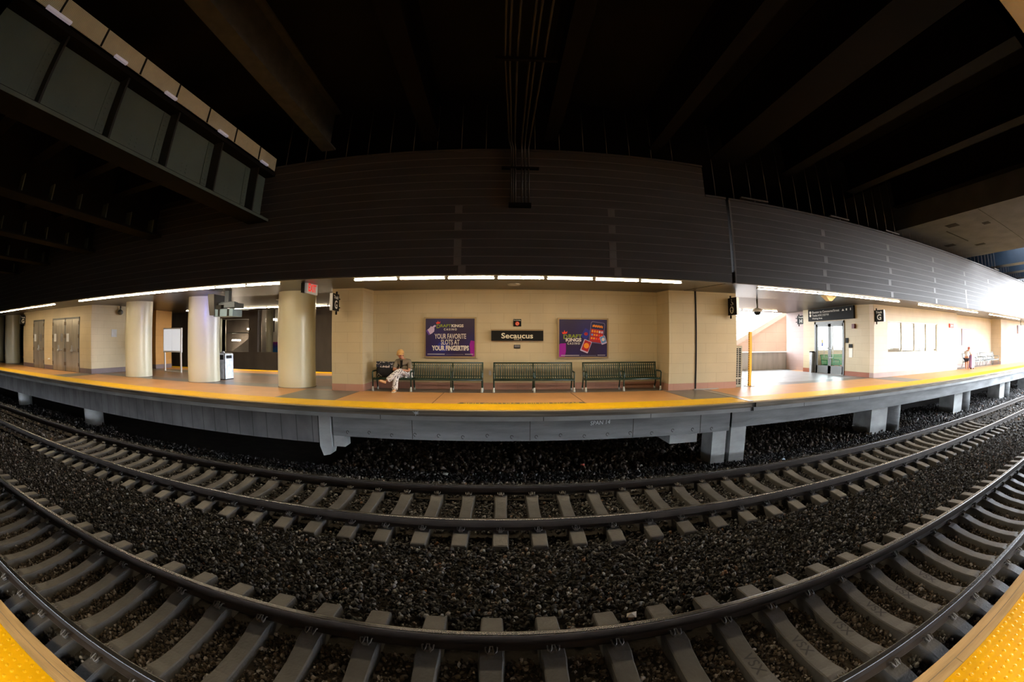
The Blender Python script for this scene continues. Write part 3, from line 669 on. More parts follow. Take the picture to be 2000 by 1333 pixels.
# station name
o = thing('station_name_sign', 'long black station name sign with cream lettering between the posters', 'sign', (.505, 12.27, 2.71))
sb = MB().box(-.28, 1.30, 12.2, 12.3, 2.71, 3.02).build('sign_body', BLACK, o)
MB().box(-.29, 1.30, 12.19, 12.3, 3.02, 3.06).build('top_rail', FRAME, o)
text('lettering', 'Secaucus', .505, 12.198, 2.865, .96, .165, RX, UZ, sb, CREAM, .003, .02)
text('lettering', 'TRACK  G', .52, 12.198, 2.752, .24, .04, RX, UZ, sb, CREAM, .003, .0)
o = thing('no_smoking_sign', 'small square black sign with a red circle above the station name', 'sign', (.51, 12.28, 3.15))
MB().box(.39, .63, 12.27, 12.3, 3.15, 3.375).build('plate', BLACK, o)
text('lettering', 'No Smoking', .51, 12.268, 3.335, .21, .035, RX, UZ, o, WHITE, .002, .01)
MB().cyl((.51, 12.270, 3.235), (.51, 12.264, 3.235), .062, n=24).build('symbol_disc', mcol('salmon', (235, 150, 120)), o)
MB().tube([(.51 + .055 * math.cos(k * PI / 10), 12.262, 3.235 + .055 * math.sin(k * PI / 10)) for k in range(21)], .007, 5).tube([(.475, 12.262, 3.27), (.545, 12.262, 3.2)], .006, 5).box(.48, .54, 12.261, 12.264, 3.23, 3.24).build('red_ring', RED, o)
o = thing('small_plaque', 'small grey plaque on the wall below the station name', 'sign', (.505, 12.28, 2.48))
MB().box(.41, .60, 12.27, 12.3, 2.48, 2.59).build('plate', BLACK, o); MB().box(.425, .585, 12.265, 12.27, 2.51, 2.58).build('panel', NOTED, o)
o = tag(MB().box(-.35, -.28, 12.26, 12.3, 1.66, 1.80).build('outlet_box', GREYM, None, (-.31, 12.3, 1.73)), 'small grey electrical box on the wall between the left and middle benches', 'electrical box')

# ------------------------------------------------------------------ directional sign, waiting room wall x = 15.1
o = thing('direction_sign', 'long black direction sign above the glazed double door', 'sign', (15.0, 14.05, 3.7))
sb = MB().box(14.98, 15.1, 12.5, 15.67, 3.71, 4.28).build('sign_body', BLACK, o)
for i, (s_, wd) in enumerate((('Elevator to Concourse/Street', 1.95), ('Tracks A B 2 3 E F H', 1.2), ('Waiting Area', .75))):
    text('lettering', s_, 14.974, 15.36 - wd / 2, 4.13 - i * .155, wd, .105, (0, -1, 0), UZ, sb, WHITE, .003, .01)
for z in (4.13, 3.98): MB().cyl((14.982, 15.5, z), (14.972, 15.5, z), .065, n=18).build('arrow_disc', WHITE, o)
MB().prism([(13.25, 4.08), (13.17, 4.17), (13.09, 4.08)], 0, 14.972, 14.98).box(14.972, 14.98, 12.9, 12.98, 4.08, 4.17).box(14.972, 14.98, 12.65, 12.7, 4.08, 4.18).build('symbols', WHITE, o)
tag(MB().box(15.0, 15.1, 12.49, 12.66, 3.28, 3.48).build('fire_strobe', mat('dark red strobe', (.12, .01, .01), .4, var=0), None, (15.05, 12.58, 3.38)), 'small dark red fire strobe on the waiting room wall right of the door', 'strobe')
tag(MB().box(15.07, 15.1, 12.95, 13.13, 2.66, 2.88).build('small_wall_sign', BLACK, None, (15.08, 13.04, 2.77)), 'small square black sign close to the right of the glazed door', 'sign')
tag(MB().box(15.07, 15.1, 12.68, 12.92, 2.45, 2.61).build('small_wall_sign', BLACK, None, (15.08, 12.8, 2.53)), 'small black sign plate above the white paper notice', 'sign')
o = tag(MB().box(15.085, 15.1, 12.69, 12.91, 2.03, 2.42).build('paper_notice', WHITE, None, (15.09, 12.8, 2.22)), 'white paper notice on the wall right of the glazed door', 'notice')
o = thing('help_point_post', 'tall narrow grey help point with vertical lettering left of the glazed door', 'help point', (14.97, 15.42, PT))
MB().box(14.9, 15.1, 15.34, 15.5, PT, 2.25).build('housing', GREYM, o); MB().box(14.9, 15.1, 15.33, 15.51, 2.2, 2.26).build('cap', BLACK, o)
text('lettering', 'EMERGENCY', 14.897, 15.42, 1.85, .55, .06, (0, 0, -1), (0, -1, 0), o, BLACK, .003, .01)
# fittings of the far right wall
o = thing('red_box_sign', 'small red rectangular alarm sign right of the waiting room window', 'sign', (23.2, 11.35, 3.5))
MB().box(22.98, 23.5, 11.3, 11.37, 3.45, 3.66).build('body', mat('alarm red', (.75, .02, .01), .4, var=0, emit=(1, .05, .02), es=.25), o)
MB().box(23.1, 23.42, 11.295, 11.3, 3.53, 3.58).build('lettering_panel', mcol('pale red', (255, 190, 180)), o)
o = thing('hanging_monitor', 'small screen hanging inside the waiting room behind its window', 'monitor', (19.6, 12.6, 3.3))
MB().box(19.32, 19.98, 12.58, 12.66, 3.1, 3.44).build('case', mat('pale casing', (.5, .5, .55), .4, var=0), o); MB().box(19.36, 19.94, 12.57, 12.58, 3.14, 3.4).build('screen', mat('window screen', (.3, .35, .4), .3, var=0, emit=(.6, .75, 1), es=.5), o); MB().cyl((19.65, 12.62, 3.44), (19.65, 12.62, 4.3), .03).build('drop_pole', GREYM, o)
o = thing('wall_map_frame', 'pale framed map on the bright wall above the standing person', 'map', (27.6, 12.28, 2.6))
MB().box(26.9, 28.4, 12.25, 12.3, 2.5, 3.5).build('frame', mat('violet frame', (.35, .28, .45), .4, var=0), o); MB().box(26.96, 28.34, 12.24, 12.25, 2.56, 3.44).build('map_sheet', WHITE, o)
o = thing('platform_monitor', 'small hanging screen at the far right end of the platform', 'monitor', (34.6, 10, 3.3))
MB().box(33.6, 35.9, 9.95, 10.1, 3.26, 3.82).build('case', mat('lilac casing', (.45, .40, .55), .4, var=0), o); MB().box(33.7, 35.8, 9.94, 9.95, 3.32, 3.76).build('screen', WHITE, o); MB().cyl((34.7, 10.03, 3.82), (34.7, 10.03, 4.15), .04).build('drop_pole', GREYM, o)

# ------------------------------------------------------------------ benches
def bench(name, xs, y0, label, group=None, m=BENCH, z0=PT, foot=True, slat=.07):
    """slatted steel bench facing -y; xs = x of the leg frames; y0 = front feet"""
    o = thing(name, label, 'bench', ((xs[0] + xs[-1]) / 2, y0 + .25, z0), group)
    a, b_ = xs[0], xs[-1]
    def Q(x, y, z): return (x, y0 + y, z0 + z)
    n = max(6, int((b_ - a) / slat)); mb = MB()
    for i in range(n):                                   # back slats, curved flat bars
        x = a + .05 + (b_ - a - .1) * i / (n - 1)
        if any(abs(x - q) < .02 for q in xs[1:-1]): continue
        P_ = [(.40, .43), (.44, .60), (.48, .74), (.50, .80)]
        for (ya, za), (yb, zb) in zip(P_, P_[1:]):
            mb.add([Q(x - .018, ya, za), Q(x + .018, ya, za), Q(x + .018, yb, zb), Q(x - .018, yb, zb), Q(x - .018, ya + .008, za), Q(x + .018, ya + .008, za), Q(x + .018, yb + .008, zb), Q(x - .018, yb + .008, zb)],
                   [(0, 1, 2, 3), (7, 6, 5, 4), (1, 5, 6, 2), (4, 0, 3, 7), (3, 2, 6, 7), (4, 5, 1, 0)])
    mb.box(a, b_, y0 + .405, y0 + .425, z0 + .43, z0 + .46).box(a, b_, y0 + .485, y0 + .505, z0 + .735, z0 + .76)
    mb.cyl(Q(a - .02, .51, .83), Q(b_ + .02, .51, .83), .022, n=8)
    mb.build('backrest', m, o)
    ms = MB()
    for i in range(n):
        x = a + .05 + (b_ - a - .1) * i / (n - 1)
        P_ = [(-.02, .385), (.0, .405), (.1, .40), (.25, .385), (.38, .40), (.40, .43)]
        for (ya, za), (yb, zb) in zip(P_, P_[1:]):
            ms.add([Q(x - .018, ya, za), Q(x + .018, ya, za), Q(x + .018, yb, zb), Q(x - .018, yb, zb), Q(x - .018, ya, za - .008), Q(x + .018, ya, za - .008), Q(x + .018, yb, zb - .008), Q(x - .018, yb, zb - .008)],
                   [(0, 1, 2, 3), (7, 6, 5, 4), (1, 5, 6, 2), (4, 0, 3, 7), (0, 4, 5, 1)])
    ms.cyl(Q(a, -.02, .36), Q(b_, -.02, .36), .022, n=8).cyl(Q(a, .36, .36), Q(b_, .36, .36), .018, n=8)
    ms.build('seat', m, o)
    for x in xs:
        lg = MB().tube([Q(x, 0, .04), Q(x, .01, .30), Q(x, -.01, .40), Q(x, -.02, .55), Q(x, .03, .585), Q(x, .30, .59), Q(x, .44, .585)], .022, 8).build('arm_and_front_leg', m, o)
        l2 = MB().tube([Q(x, .50, .04), Q(x, .44, .25), Q(x, .40, .42), Q(x, .45, .62), Q(x, .51, .83)], .022, 8).tube([Q(x, 0, .34), Q(x, .42, .34)], .018, 8).build('rear_leg', m, o)
        if foot:
            for l_, fy in ((lg, 0), (l2, .5)):
                MB().lathe([(.038, 0), (.034, .03), (.027, .14)], Q(x, fy, 0), 10).build('foot_sleeve', FOOTM, l_)['label'] = 'worn pale foot sleeve'
    return o
bench('slatted_bench', [-3.77, -2.6, -1.42, -.53], 11.49, 'dark green slatted bench on which the person with a cap sits')
bench('slatted_bench', [-.19, .97, 2.13], 11.49, 'dark green slatted bench under the station name sign, empty, middle of three')
bench('slatted_bench', [2.48, 3.64, 4.83], 11.49, 'dark green slatted bench below the phone poster, by the right pillar')
PB = mat('sunlit bench enamel', (.20, .24, .26), .4, var=.05)  # lighter copy of the bench enamel, with daylight put into the colour
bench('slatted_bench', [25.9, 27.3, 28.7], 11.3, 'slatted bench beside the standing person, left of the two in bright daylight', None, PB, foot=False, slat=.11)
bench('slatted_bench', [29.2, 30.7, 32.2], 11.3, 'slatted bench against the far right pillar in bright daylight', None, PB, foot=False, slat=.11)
# green seats inside the waiting room (facing the camera side)
bench('waiting_room_bench', [15.9, 16.9, 17.9], 15.15, 'bright green bench inside the waiting room seen through the glazed door, left one', None, BENCHG, foot=False)
bench('waiting_room_bench', [18.4, 19.4, 20.4], 15.15, 'bright green bench inside the waiting room seen through the glazed door, right one', None, BENCHG, foot=False)

# ------------------------------------------------------------------ litter bin, map stand, monitors
BINM = mat('scratched bin steel', (.52, .56, .62), .42, metal=.35, var=.3, scale=6)
o = thing('litter_bin', 'tall scuffed steel litter bin with a rounded top beside the middle round column', 'litter bin', (-10.72, 13.05, PT))
mb = MB().box(-11.02, -10.4, 12.77, 13.34, PT + .03, PT + .78)
mb.build('body', BINM, o)
MB().prism([(-11.02, PT + .78), (-10.4, PT + .78), (-10.4, PT + .96), (-10.46, PT + 1.0), (-10.96, PT + 1.0), (-11.02, PT + .96)], 1, 12.77, 13.34).build('hood', BINM, o)
MB().box(-10.402, -10.392, 12.87, 13.24, PT + .80, PT + .92).box(-10.96, -10.46, 12.76, 12.772, PT + .76, PT + .94).build('opening', BLACK, o)
MB().box(-10.41, -10.39, 12.76, 12.79, PT, PT + 1.0).box(-11.03, -11.0, 12.76, 12.78, PT, PT + 1.0).build('edge_strip', BLACK, o)
MB().box(-11.02, -10.4, 12.77, 13.34, PT, PT + .03).build('base', BLACK, o)
MB().lathe([(.09, 0), (.08, .05), (.02, .07)], (-10.72, 13.05, PT + 1.0), 14).build('ash_tray', GREYM, o)
o = thing('map_stand', 'freestanding white map case on two legs between the columns', 'map stand', (-15.53, 14.6, PT))
MB().box(-16.2, -14.83, 14.66, 14.76, 2.15, 3.29).build('case', mat('white case', (.75, .75, .78), .4, var=0), o)
msh = mat('map sheet', (.72, .74, .74), .4, var=.25, scale=3, stretch=(2, 1, .6), emit=(.9, .93, 1), es=.55)  # emission added to brighten the sheet as if back-lit
MB().box(-16.14, -15.54, 14.64, 14.66, 2.22, 3.23).build('map_sheet', msh, o); MB().box(-15.50, -14.89, 14.64, 14.66, 2.22, 3.23).build('map_sheet', msh, o)
for x in (-16.13, -14.9): MB().box(x - .035, x + .035, 14.68, 14.75, PT, 2.16).build('leg', mat('white case', (.75, .75, .78)), o)
MB().box(-16.15, -14.88, 14.66, 14.74, PT, PT + .05).build('foot_rail', mat('white case', (.75, .75, .78)), o)
o = thing('departure_monitor', 'dark double monitor case hanging from the soffit beside the middle round column', 'monitor', (-8.35, 10.3, soffz(10.3)))
MB().box(-8.38, -8.22, 10.24, 10.40, 3.85, 4.2).box(-8.62, -8.0, 10.27, 10.36, 3.74, 3.86).build('bracket', mat('grey bracket', (.09, .11, .14), .45, metal=.3, var=.1), o)
MB().prism([(-8.88, 4.09), (-8.60, 4.07), (-8.56, 3.44), (-8.76, 3.44)], 1, 9.95, 10.65).build('monitor_case', mat('dark monitor back', (.035, .032, .03), .4, var=.1), o)
MB().prism([(-8.895, 4.06), (-8.887, 4.06), (-8.775, 3.47), (-8.783, 3.47)], 1, 10.0, 10.6).build('screen', mat('blue lit screen', (.1, .1, .3), .3, var=0, emit=(.22, .28, 1), es=30), o)
MB().box(-8.55, -7.80, 10.14, 10.2, 3.76, 3.82).box(-8.2, -7.78, 10.0, 10.5, 3.66, 3.80).build('cross_arm', mat('grey bracket', (.2, .2, .2)), o)
MB().box(-8.62, -7.84, 10.0, 10.5, 3.40, 3.62).build('lower_case', mat('pale blue casing', (.17, .25, .33), .4, var=.1), o)
MB().box(-8.44, -8.36, 9.99, 10.0, 3.41, 3.61).box(-8.06, -7.98, 9.99, 10.0, 3.41, 3.61).box(-8.5, -8.3, 9.97, 10.1, 3.62, 3.74).build('case_strap', BLACK, o)

# ------------------------------------------------------------------ passage: yellow gate post, grille, barrier
o = thing('yellow_gate_post', 'bright yellow square post standing in the open passage', 'post', (8.2, 11.54, PT))
MB().box(8.16, 8.25, 11.49, 11.58, PT, 3.03).build('post', YELP, o); MB().box(8.05, 8.35, 11.4, 11.68, PT, PT + .015).build('base_plate', mat('worn steel plate', (.25, .2, .12), .5, var=.2), o)
mb = MB()
for k in range(22): mb.cyl((8.145, 11.53, 1.35 + k * .075), (8.16, 11.53, 1.35 + k * .075), .010, n=6)
mb.build('mesh_clip', BLACK, o)
o = thing('gate_cables', 'thin purple grey cables strung from the yellow post to the grille', 'cable barrier', (8.0, 12.2, PT))
MB().tube([(8.15, 11.56, 2.98), (8.4, 14.0, 2.98)], .008, 6).build('upper_cable', mat('cable', (.3, .25, .4), .5, var=0), o)
MB().tube([(8.15, 11.56, 1.42), (7.9, 11.8, 1.5)], .008, 6).tube([(8.15, 11.56, 1.40), (8.3, 13.6, 1.33)], .008, 6).build('lower_cable', mat('cable', (.3, .25, .4)), o)
mb = MB()
for k in range(26):
    t0 = k / 25.
    mb.tube([(8.15 + .05 * t0, 11.6 + 2.6 * t0, 1.5), (8.15 + .05 * min(1, t0 + .25), 11.6 + 2.6 * min(1, t0 + .25), 1.5 + (min(1, t0 + .25) - t0) * 2.8)], .004, 4)
    mb.tube([(8.15 + .05 * t0, 11.6 + 2.6 * t0, 1.5), (8.15 + .05 * max(0, t0 - .25), 11.6 + 2.6 * max(0, t0 - .25), 1.5 + (t0 - max(0, t0 - .25)) * 2.8)], .004, 4)
o2 = tag(mb.build('diamond_mesh_panel', GREYM, None, (8.17, 12.9, 1.5)), 'fine diamond wire mesh panel behind the yellow post', 'mesh panel')
o = thing('perforated_grille', 'tall beige grille with two rows of square dark holes beside the pillar', 'grille', (7.75, 11.6, PT))
MB().box(7.52, 7.90, 11.58, 11.64, PT, 2.56).build('panel', mat('beige grille', (.45, .42, .33), .5, var=.05), o)
mb = MB()
for k in range(20):
    z = 1.30 + k * .060
    if k == 3: continue
    mb.box(7.63, 7.72, 11.572, 11.582, z, z + .040).box(7.76, 7.85, 11.572, 11.582, z, z + .040)
mb.build('hole_row', BLACK, o)
struct('parapet_wall', MB().box(10.5, 16.4, 18.3, 18.6, -.3, 2.14), PARAP)
struct('parapet_coping', MB().box(10.5, 16.4, 18.26, 18.64, 2.14, 2.18), WFR)
struct('parapet_end_post', MB().box(16.4, 17.2, 18.2, 18.8, -.3, 6), WALLR)
struct('parapet_end_wall', MB().box(15.6, 16.0, 16.2, 18.2, PT, 4.6), PALEP)
# outside stair
o = thing('stone_stair', 'beige panelled outside stair with a sloping parapet beyond the passage', 'stair', (17, 22, -.3))
PN_ = block_mat('large beige panel', (.62, .41, .29), (.61, .40, .285), bw=1.9, bh=.64, rough=.6, mort=.012)
MB().prism([(9.5, -.3), (19.2, -.3), (19.2, 4.68), (9.5, .20)], 1, 22.0, 22.6).build('panel_wall', PN_, o)
MB().prism([(9.5, .20), (19.2, 4.68), (19.2, 5.0), (9.5, .52)], 1, 21.9, 22.7).build('sloping_coping', STAIRL, o)
for x in (13.2, 14.8, 16.4, 18.0): MB().box(x, x + .05, 22.3, 22.35, .50 + .462 * (x - 9.5), .50 + .462 * (x - 9.5) + 1.4).build('baluster', mat('pale rail', (.5, .45, .42), .5, var=0), o)
MB().tube([(9.5, 22.3, 1.9), (19.2, 22.3, 6.38)], .04, 8).build('handrail', mat('pale rail', (.5, .45, .42)), o)
MB().box(19.2, 20.1, 21.6, 23, -.3, 6.5).build('end_pier', STAIRL, o)

# ------------------------------------------------------------------ far wall beyond the second track
mb = MB()
mb.box(-60, -2, 24, 24.4, -.3, 1.97)
mb.box(-60, -19.8, 24, 24.4, 1.97, 8.3).box(-17.2, -16.42, 23.9, 24.4, 1.97, 8.3).box(-14.6, -2, 24, 24.4, 1.97, 8.3).box(-19.8, -17.2, 24, 24.4, 4.22, 8.3).box(-16.42, -14.6, 24, 24.4, 4.85, 8.3)
struct('wall_far', mb, FARW)
struct('wall_far_room', MB().box(-26, -8, 29.8, 30, -.3, 8.3).box(-10.2, -10, 24.4, 30, -.3, 8.3).box(-24, -17.6, 27.5, 27.7, -.3, 8).box(-24.2, -24, 24.4, 27.7, -.3, 8).box(-24, -10, 24.4, 30, 5.4, 5.5), FARW)
mb = MB().box(-17.45, -17.0, 26.0, 26.2, 1.5, 5.4).box(-17.0, -16.2, 26.0, 26.2, 1.5, 3.3).box(-16.2, -12, 26.0, 26.2, 1.5, 5.4)
struct('wall_far_white', mb, OFFW)
struct('window_4', MB().box(-17.0, -16.2, 25.97, 26.22, 3.3, 3.38).box(-16.26, -16.2, 25.97, 26.22, 3.3, 5.2), OFFW)
tag(MB().cyl((-16.1, 25.0, 1.4), (-16.1, 25.0, 5.3), .26, n=24).build('round_column', COLM, None, (-16.1, 25, 1.4)), 'slim white column inside the opening of the far dark wall', 'column')
tag(MB().box(-20.05, -19.8, 23.8, 24.5, 1.9, 4.3).build('pale_post', COLM, None, (-19.9, 24, 1.9)), 'pale vertical post at the left edge of the far wall opening', 'post')
PM = mat('magenta blue print', (.3, .05, .3), .4, var=0)
nt = PM.node_tree; g = nt.nodes.new('ShaderNodeNewGeometry'); sp = nt.nodes.new('ShaderNodeSeparateXYZ'); nt.links.new(g.outputs['Position'], sp.inputs[0])
mr = nt.nodes.new('ShaderNodeMapRange'); mr.inputs[1].default_value = 1.95; mr.inputs[2].default_value = 2.65; nt.links.new(sp.outputs[2], mr.inputs[0])
wv = nt.nodes.new('ShaderNodeTexNoise'); wv.inputs['Scale'].default_value = 2; nt.links.new(g.outputs['Position'], wv.inputs['Vector'])
ad = mnode(nt, 'ADD', mr.outputs[0], mnode(nt, 'MULTIPLY', mnode(nt, 'SUBTRACT', wv.outputs[0], .5), .5))
cr = nt.nodes.new('ShaderNodeValToRGB'); el = cr.color_ramp.elements; el[0].color = (.02, .22, .6, 1); el[1].color = (.28, .01, .2, 1); el.new(.5).color = (.06, .08, .4, 1)
nt.links.new(ad, cr.inputs[0]); nt.links.new(cr.outputs[0], nt.nodes['Principled BSDF'].inputs['Base Color'])
tag(MB().box(-16.55, -15.3, 25.9, 25.95, 1.8, 2.66).build('wave_poster', PM, None, (-15.9, 25.9, 2.2)), 'magenta and blue wave poster on the white wall far beyond the columns', 'poster')
for x, y, z, l in ((-20.6, 26.3, 2.72, 'lowest wall light glowing in the dark room beyond the far wall'), (-19.0, 26.2, 3.56, 'middle wall light glowing in the dark room beyond the far wall'), (-16.95, 25.95, 4.22, 'topmost wall light glowing by the white wall beyond the columns')):
    o = thing('wall_light', l, 'light', (x + .4, y, z)); MB().box(x, x + .8, y, y + .08, z, z + .1).build('lens', LAMPW, o); MB().box(x - .03, x + .83, y + .02, y + .14, z + .1, z + .14).build('housing', DOORF, o)
o = thing('far_stair', 'grey stair flight rising in the dark room beyond the far wall', 'stair', (-18.8, 26, 1.5))
MB().prism([(-20.6, 1.5), (-17.6, 1.5), (-17.6, 3.3)], 1, 25.4, 26.0).build('stringer', OFFW, o)
MB().tube([(-22, 25.3, 3.3), (-17.5, 25.3, 3.3)], .04).box(-17.9, -17.8, 25.3, 25.4, 1.5, 3.3).build('handrail', DOORF, o)

# ------------------------------------------------------------------ big plate girder, upper left (skewed slightly)
def gx(y): return -6.16 + .033 * y       # the girder's web face
def gbox(mb, y0, y1, dx0, dx1, z0, z1):
    v = [(gx(y) + dx, y, z) for z in (z0, z1) for y in (y0, y1) for dx in (dx0, dx1)]
    return mb.add(v, [(0, 2, 3, 1), (4, 5, 7, 6), (0, 1, 5, 4), (2, 6, 7, 3), (0, 4, 6, 2), (1, 3, 7, 5)])
o = thing('plate_girder', 'deep riveted grey green plate girder crossing overhead at the upper left', 'girder', (-6.0, 4, 5.5))
mb = MB(); gbox(mb, -8, 8.3, -.03, 0, 5.60, 6.70); mb.build('web', STEELG, o)
mb = MB(); gbox(mb, -8, 8.3, -.32, .28, 5.52, 5.60); mb.build('bottom_flange', FLNG, o)
mb = MB(); gbox(mb, -8, 8.3, .28, .285, 5.53, 5.59); mb.build('flange_edge', STEELG, o)
mb = MB(); gbox(mb, -8, 8.3, -.32, .30, 6.70, 6.78); mb.build('top_flange', DECKC, o)
DST = mat('dark stiffener steel', (.03, .028, .024), .5, metal=.2, var=.2)
for ys in (-1.1, .42, 1.9, 3.35, 4.75, 6.18, 7.62):
    mb = MB(); gbox(mb, ys - .02, ys + .02, 0, .26, 5.60, 6.70); s_ = mb.build('stiffener', DST, o)
    mb = MB(); gbox(mb, ys - .2, ys - .02, 0, .018, 5.62, 6.68); s2 = mb.build('splice_angle', STEELG, o)
    mb = MB()
    for k in range(11):
        z = 5.68 + k * .095
        for yy in ((ys - .13,) if k > 2 else (ys - .15, ys - .08)): mb.lathe([(.017, 0), (.014, .01)], (0, 0, 0), 8); 
        n = 16 * (2 if k <= 2 else 1)
    mb = MB()
    for k in range(11):
        z = 5.68 + k * .095
        for yy in ((ys - .12,) if k > 2 else (ys - .15, ys - .08)):
            mb.cyl((gx(yy) + .018, yy, z), (gx(yy) + .03, yy, z), .014, n=8)
    for k in range(4):
        for yy in (ys + .62, ys + .76): mb.cyl((gx(yy), yy, 5.74 + k * .075), (gx(yy) + .012, yy, 5.74 + k * .075), .013, n=8)
    mb.build('rivets', STEELG, o)
o['label'] = 'deep riveted grey green plate girder crossing overhead at the upper left'
# guard mesh with lights on top of the girder
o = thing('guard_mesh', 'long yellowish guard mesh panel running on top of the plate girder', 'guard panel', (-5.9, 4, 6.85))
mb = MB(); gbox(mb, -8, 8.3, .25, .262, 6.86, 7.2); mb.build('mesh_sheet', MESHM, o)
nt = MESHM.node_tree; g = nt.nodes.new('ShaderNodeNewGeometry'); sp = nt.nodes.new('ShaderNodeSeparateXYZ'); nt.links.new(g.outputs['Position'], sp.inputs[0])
hz = mnode(nt, 'GREATER_THAN', mnode(nt, 'FRACT', mnode(nt, 'DIVIDE', sp.outputs[2], .022)), .35)
src = nt.nodes['Principled BSDF'].inputs['Base Color'].links[0].from_socket
mr = nt.nodes.new('ShaderNodeMapRange'); mr.inputs[3].default_value = .35; mr.inputs[4].default_value = 1; nt.links.new(hz, mr.inputs[0])
mx = nt.nodes.new('ShaderNodeMix'); mx.data_type = 'RGBA'; mx.blend_type = 'MULTIPLY'; mx.inputs[0].default_value = 1
nt.links.new(src, mx.inputs[6]); nt.links.new(mr.outputs[0], mx.inputs[7]); nt.links.new(mx.outputs[2], nt.nodes['Principled BSDF'].inputs['Base Color'])
mb = MB()
for y in np.arange(-7.5, 8.3, 1.0): gbox(mb, y, y + .04, .262, .275, 6.86, 7.2)
mb.build('mesh_rib', DST, o)
for i, y in enumerate((1.25, 2.85, 4.2, 5.9, 7.6)):
    L_ = (.55, .30, .32, .32, .3)[i]
    mb = MB(); gbox(mb, y, y + L_, .27, .33, 6.83, 6.87)
    tag(mb.build('girder_lamp', LAMPG, None, (gx(y) + .3, y, 6.85)), ('long white lamp on the mesh above the girder, at the photo corner', 'faint small lamp on the mesh above the girder, second from the corner', 'small lamp on the girder mesh, third from the corner', 'small lamp on the girder mesh, fourth from the corner', 'small lamp on the girder mesh nearest the fascia')[i], 'light')
o = thing('girder_flood_light', 'hidden trough light shining on the girder mesh', 'light', (-5.2, 4, 7.2)) if False else None

# further girders and joists to the left
for i, x in enumerate((-9.9, -13.75, -17.7, -21.6)):
    o = thing('plate_girder', ('dark plate girder behind the big riveted one, second from the right', 'dark plate girder behind the big riveted one, third from the right', 'dark plate girder at the far left, fourth from the right', 'dark plate girder at the far left photo edge')[i], 'girder', (x, 4, 5.6))
    MB().box(x - .3, x + .3, -8, 8.3, 5.56, 5.62).build('bottom_flange', FLNG, o); MB().box(x - .02, x + .02, -8, 8.3, 5.62, 8.3).build('web', DECKC, o)
    mb = MB()
    for k in range(10): mb.box(x + .02, x + .26, -.2 + k * .9, -.17 + k * .9, 5.62, 6.0)
    mb.build('stiffener', STEELG, o)
for k in range(6):
    struct('ceiling_joist', MB().box(-60, -6.3, .6 + k * 1.45, .9 + k * 1.45, 6.35, 6.9), STEELD)
def ibeam(x, w_, z0, h, m):
    return MB().box(x - w_ / 2, x + w_ / 2, -10, 8.33, z0, z0 + .04).box(x - .015, x + .015, -10, 8.33, z0 + .04, z0 + h).box(x - w_ / 2, x + w_ / 2, -10, 8.33, z0 + h - .04, z0 + h)
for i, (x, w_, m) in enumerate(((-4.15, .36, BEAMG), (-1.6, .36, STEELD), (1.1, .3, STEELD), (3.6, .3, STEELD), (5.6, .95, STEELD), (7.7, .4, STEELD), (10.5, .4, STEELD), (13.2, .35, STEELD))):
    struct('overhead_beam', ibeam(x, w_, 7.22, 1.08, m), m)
struct('pier_cap', MB().box(13.45, 20.8, -6, 11, 6.5, 8.3), CAPC)
struct('pier_cap_marks', MB().box(15.2, 17.4, 7.2, 7.26, 6.494, 6.5).box(14.4, 14.8, 6.4, 6.9, 6.494, 6.5).box(17.3, 17.7, 8.0, 8.5, 6.494, 6.5).box(15.2, 15.5, 5.3, 5.6, 6.494, 6.5).box(18.3, 18.6, 6.8, 7.3, 6.494, 6.5).box(13.5, 20.7, 5.0, 5.015, 6.494, 6.5), DECKC)
for x in (24.6, 27.4, 30.2):
    struct('blue_girder', MB().box(x, x + .4, -4, 14, 6.55, 8.0).box(x - .2, x + .6, -4, 14, 6.5, 6.56), STEELB)
struct('ceiling_blue_deck', MB().box(21.25, 60, 7.6, 15.2, 8.0, 8.2), STEELB)
struct('blue_edge_girder', MB().box(20.9, 60, 10.5, 10.8, 6.35, 8.0), STEELB)
# hanger rods above the fascia
R_ = mat('hanger rod steel', (.10, .09, .08), .5, metal=.4, var=0)
rods = {}
for k in range(64):
    x = -5.4 + k * .56
    if 4.6 < x < 5.0: continue
    z0 = 7.0 if x < 4.88 else 6.22; L_ = 8.3 - z0 if x < 21 else 1.78
    if (z0, L_) not in rods:
        q = MB().cyl((0, 0, 0), (0, 0, L_), .010, n=6).build('hanger_rod', R_); rods[(z0, L_)] = q
        tag(q, ('thin steel hanger rod on the high middle fascia' if z0 > 6.9 else 'thin steel hanger rod on the lower right fascia edge'), 'rod', 'hanger rods above the ' + ('high' if z0 > 6.9 else 'low') + ' fascia')
    else: q = rods[(z0, L_)].copy(); C.objects.link(q)
    q.location = (x, 8.46, z0)
for x in (6.0, 9.4, 12.4, 24.0, 30.5):
    tag(MB().box(x, x + .9, 8.40, 8.50, 6.30, 6.34).box(x + .43, x + .47, 8.42, 8.48, 6.22, 6.3).build('hanger_bracket', R_, None, (x + .45, 8.55, 6.2)), 'flat steel bracket on the top edge of the fascia', 'bracket', 'brackets on top of the fascia')
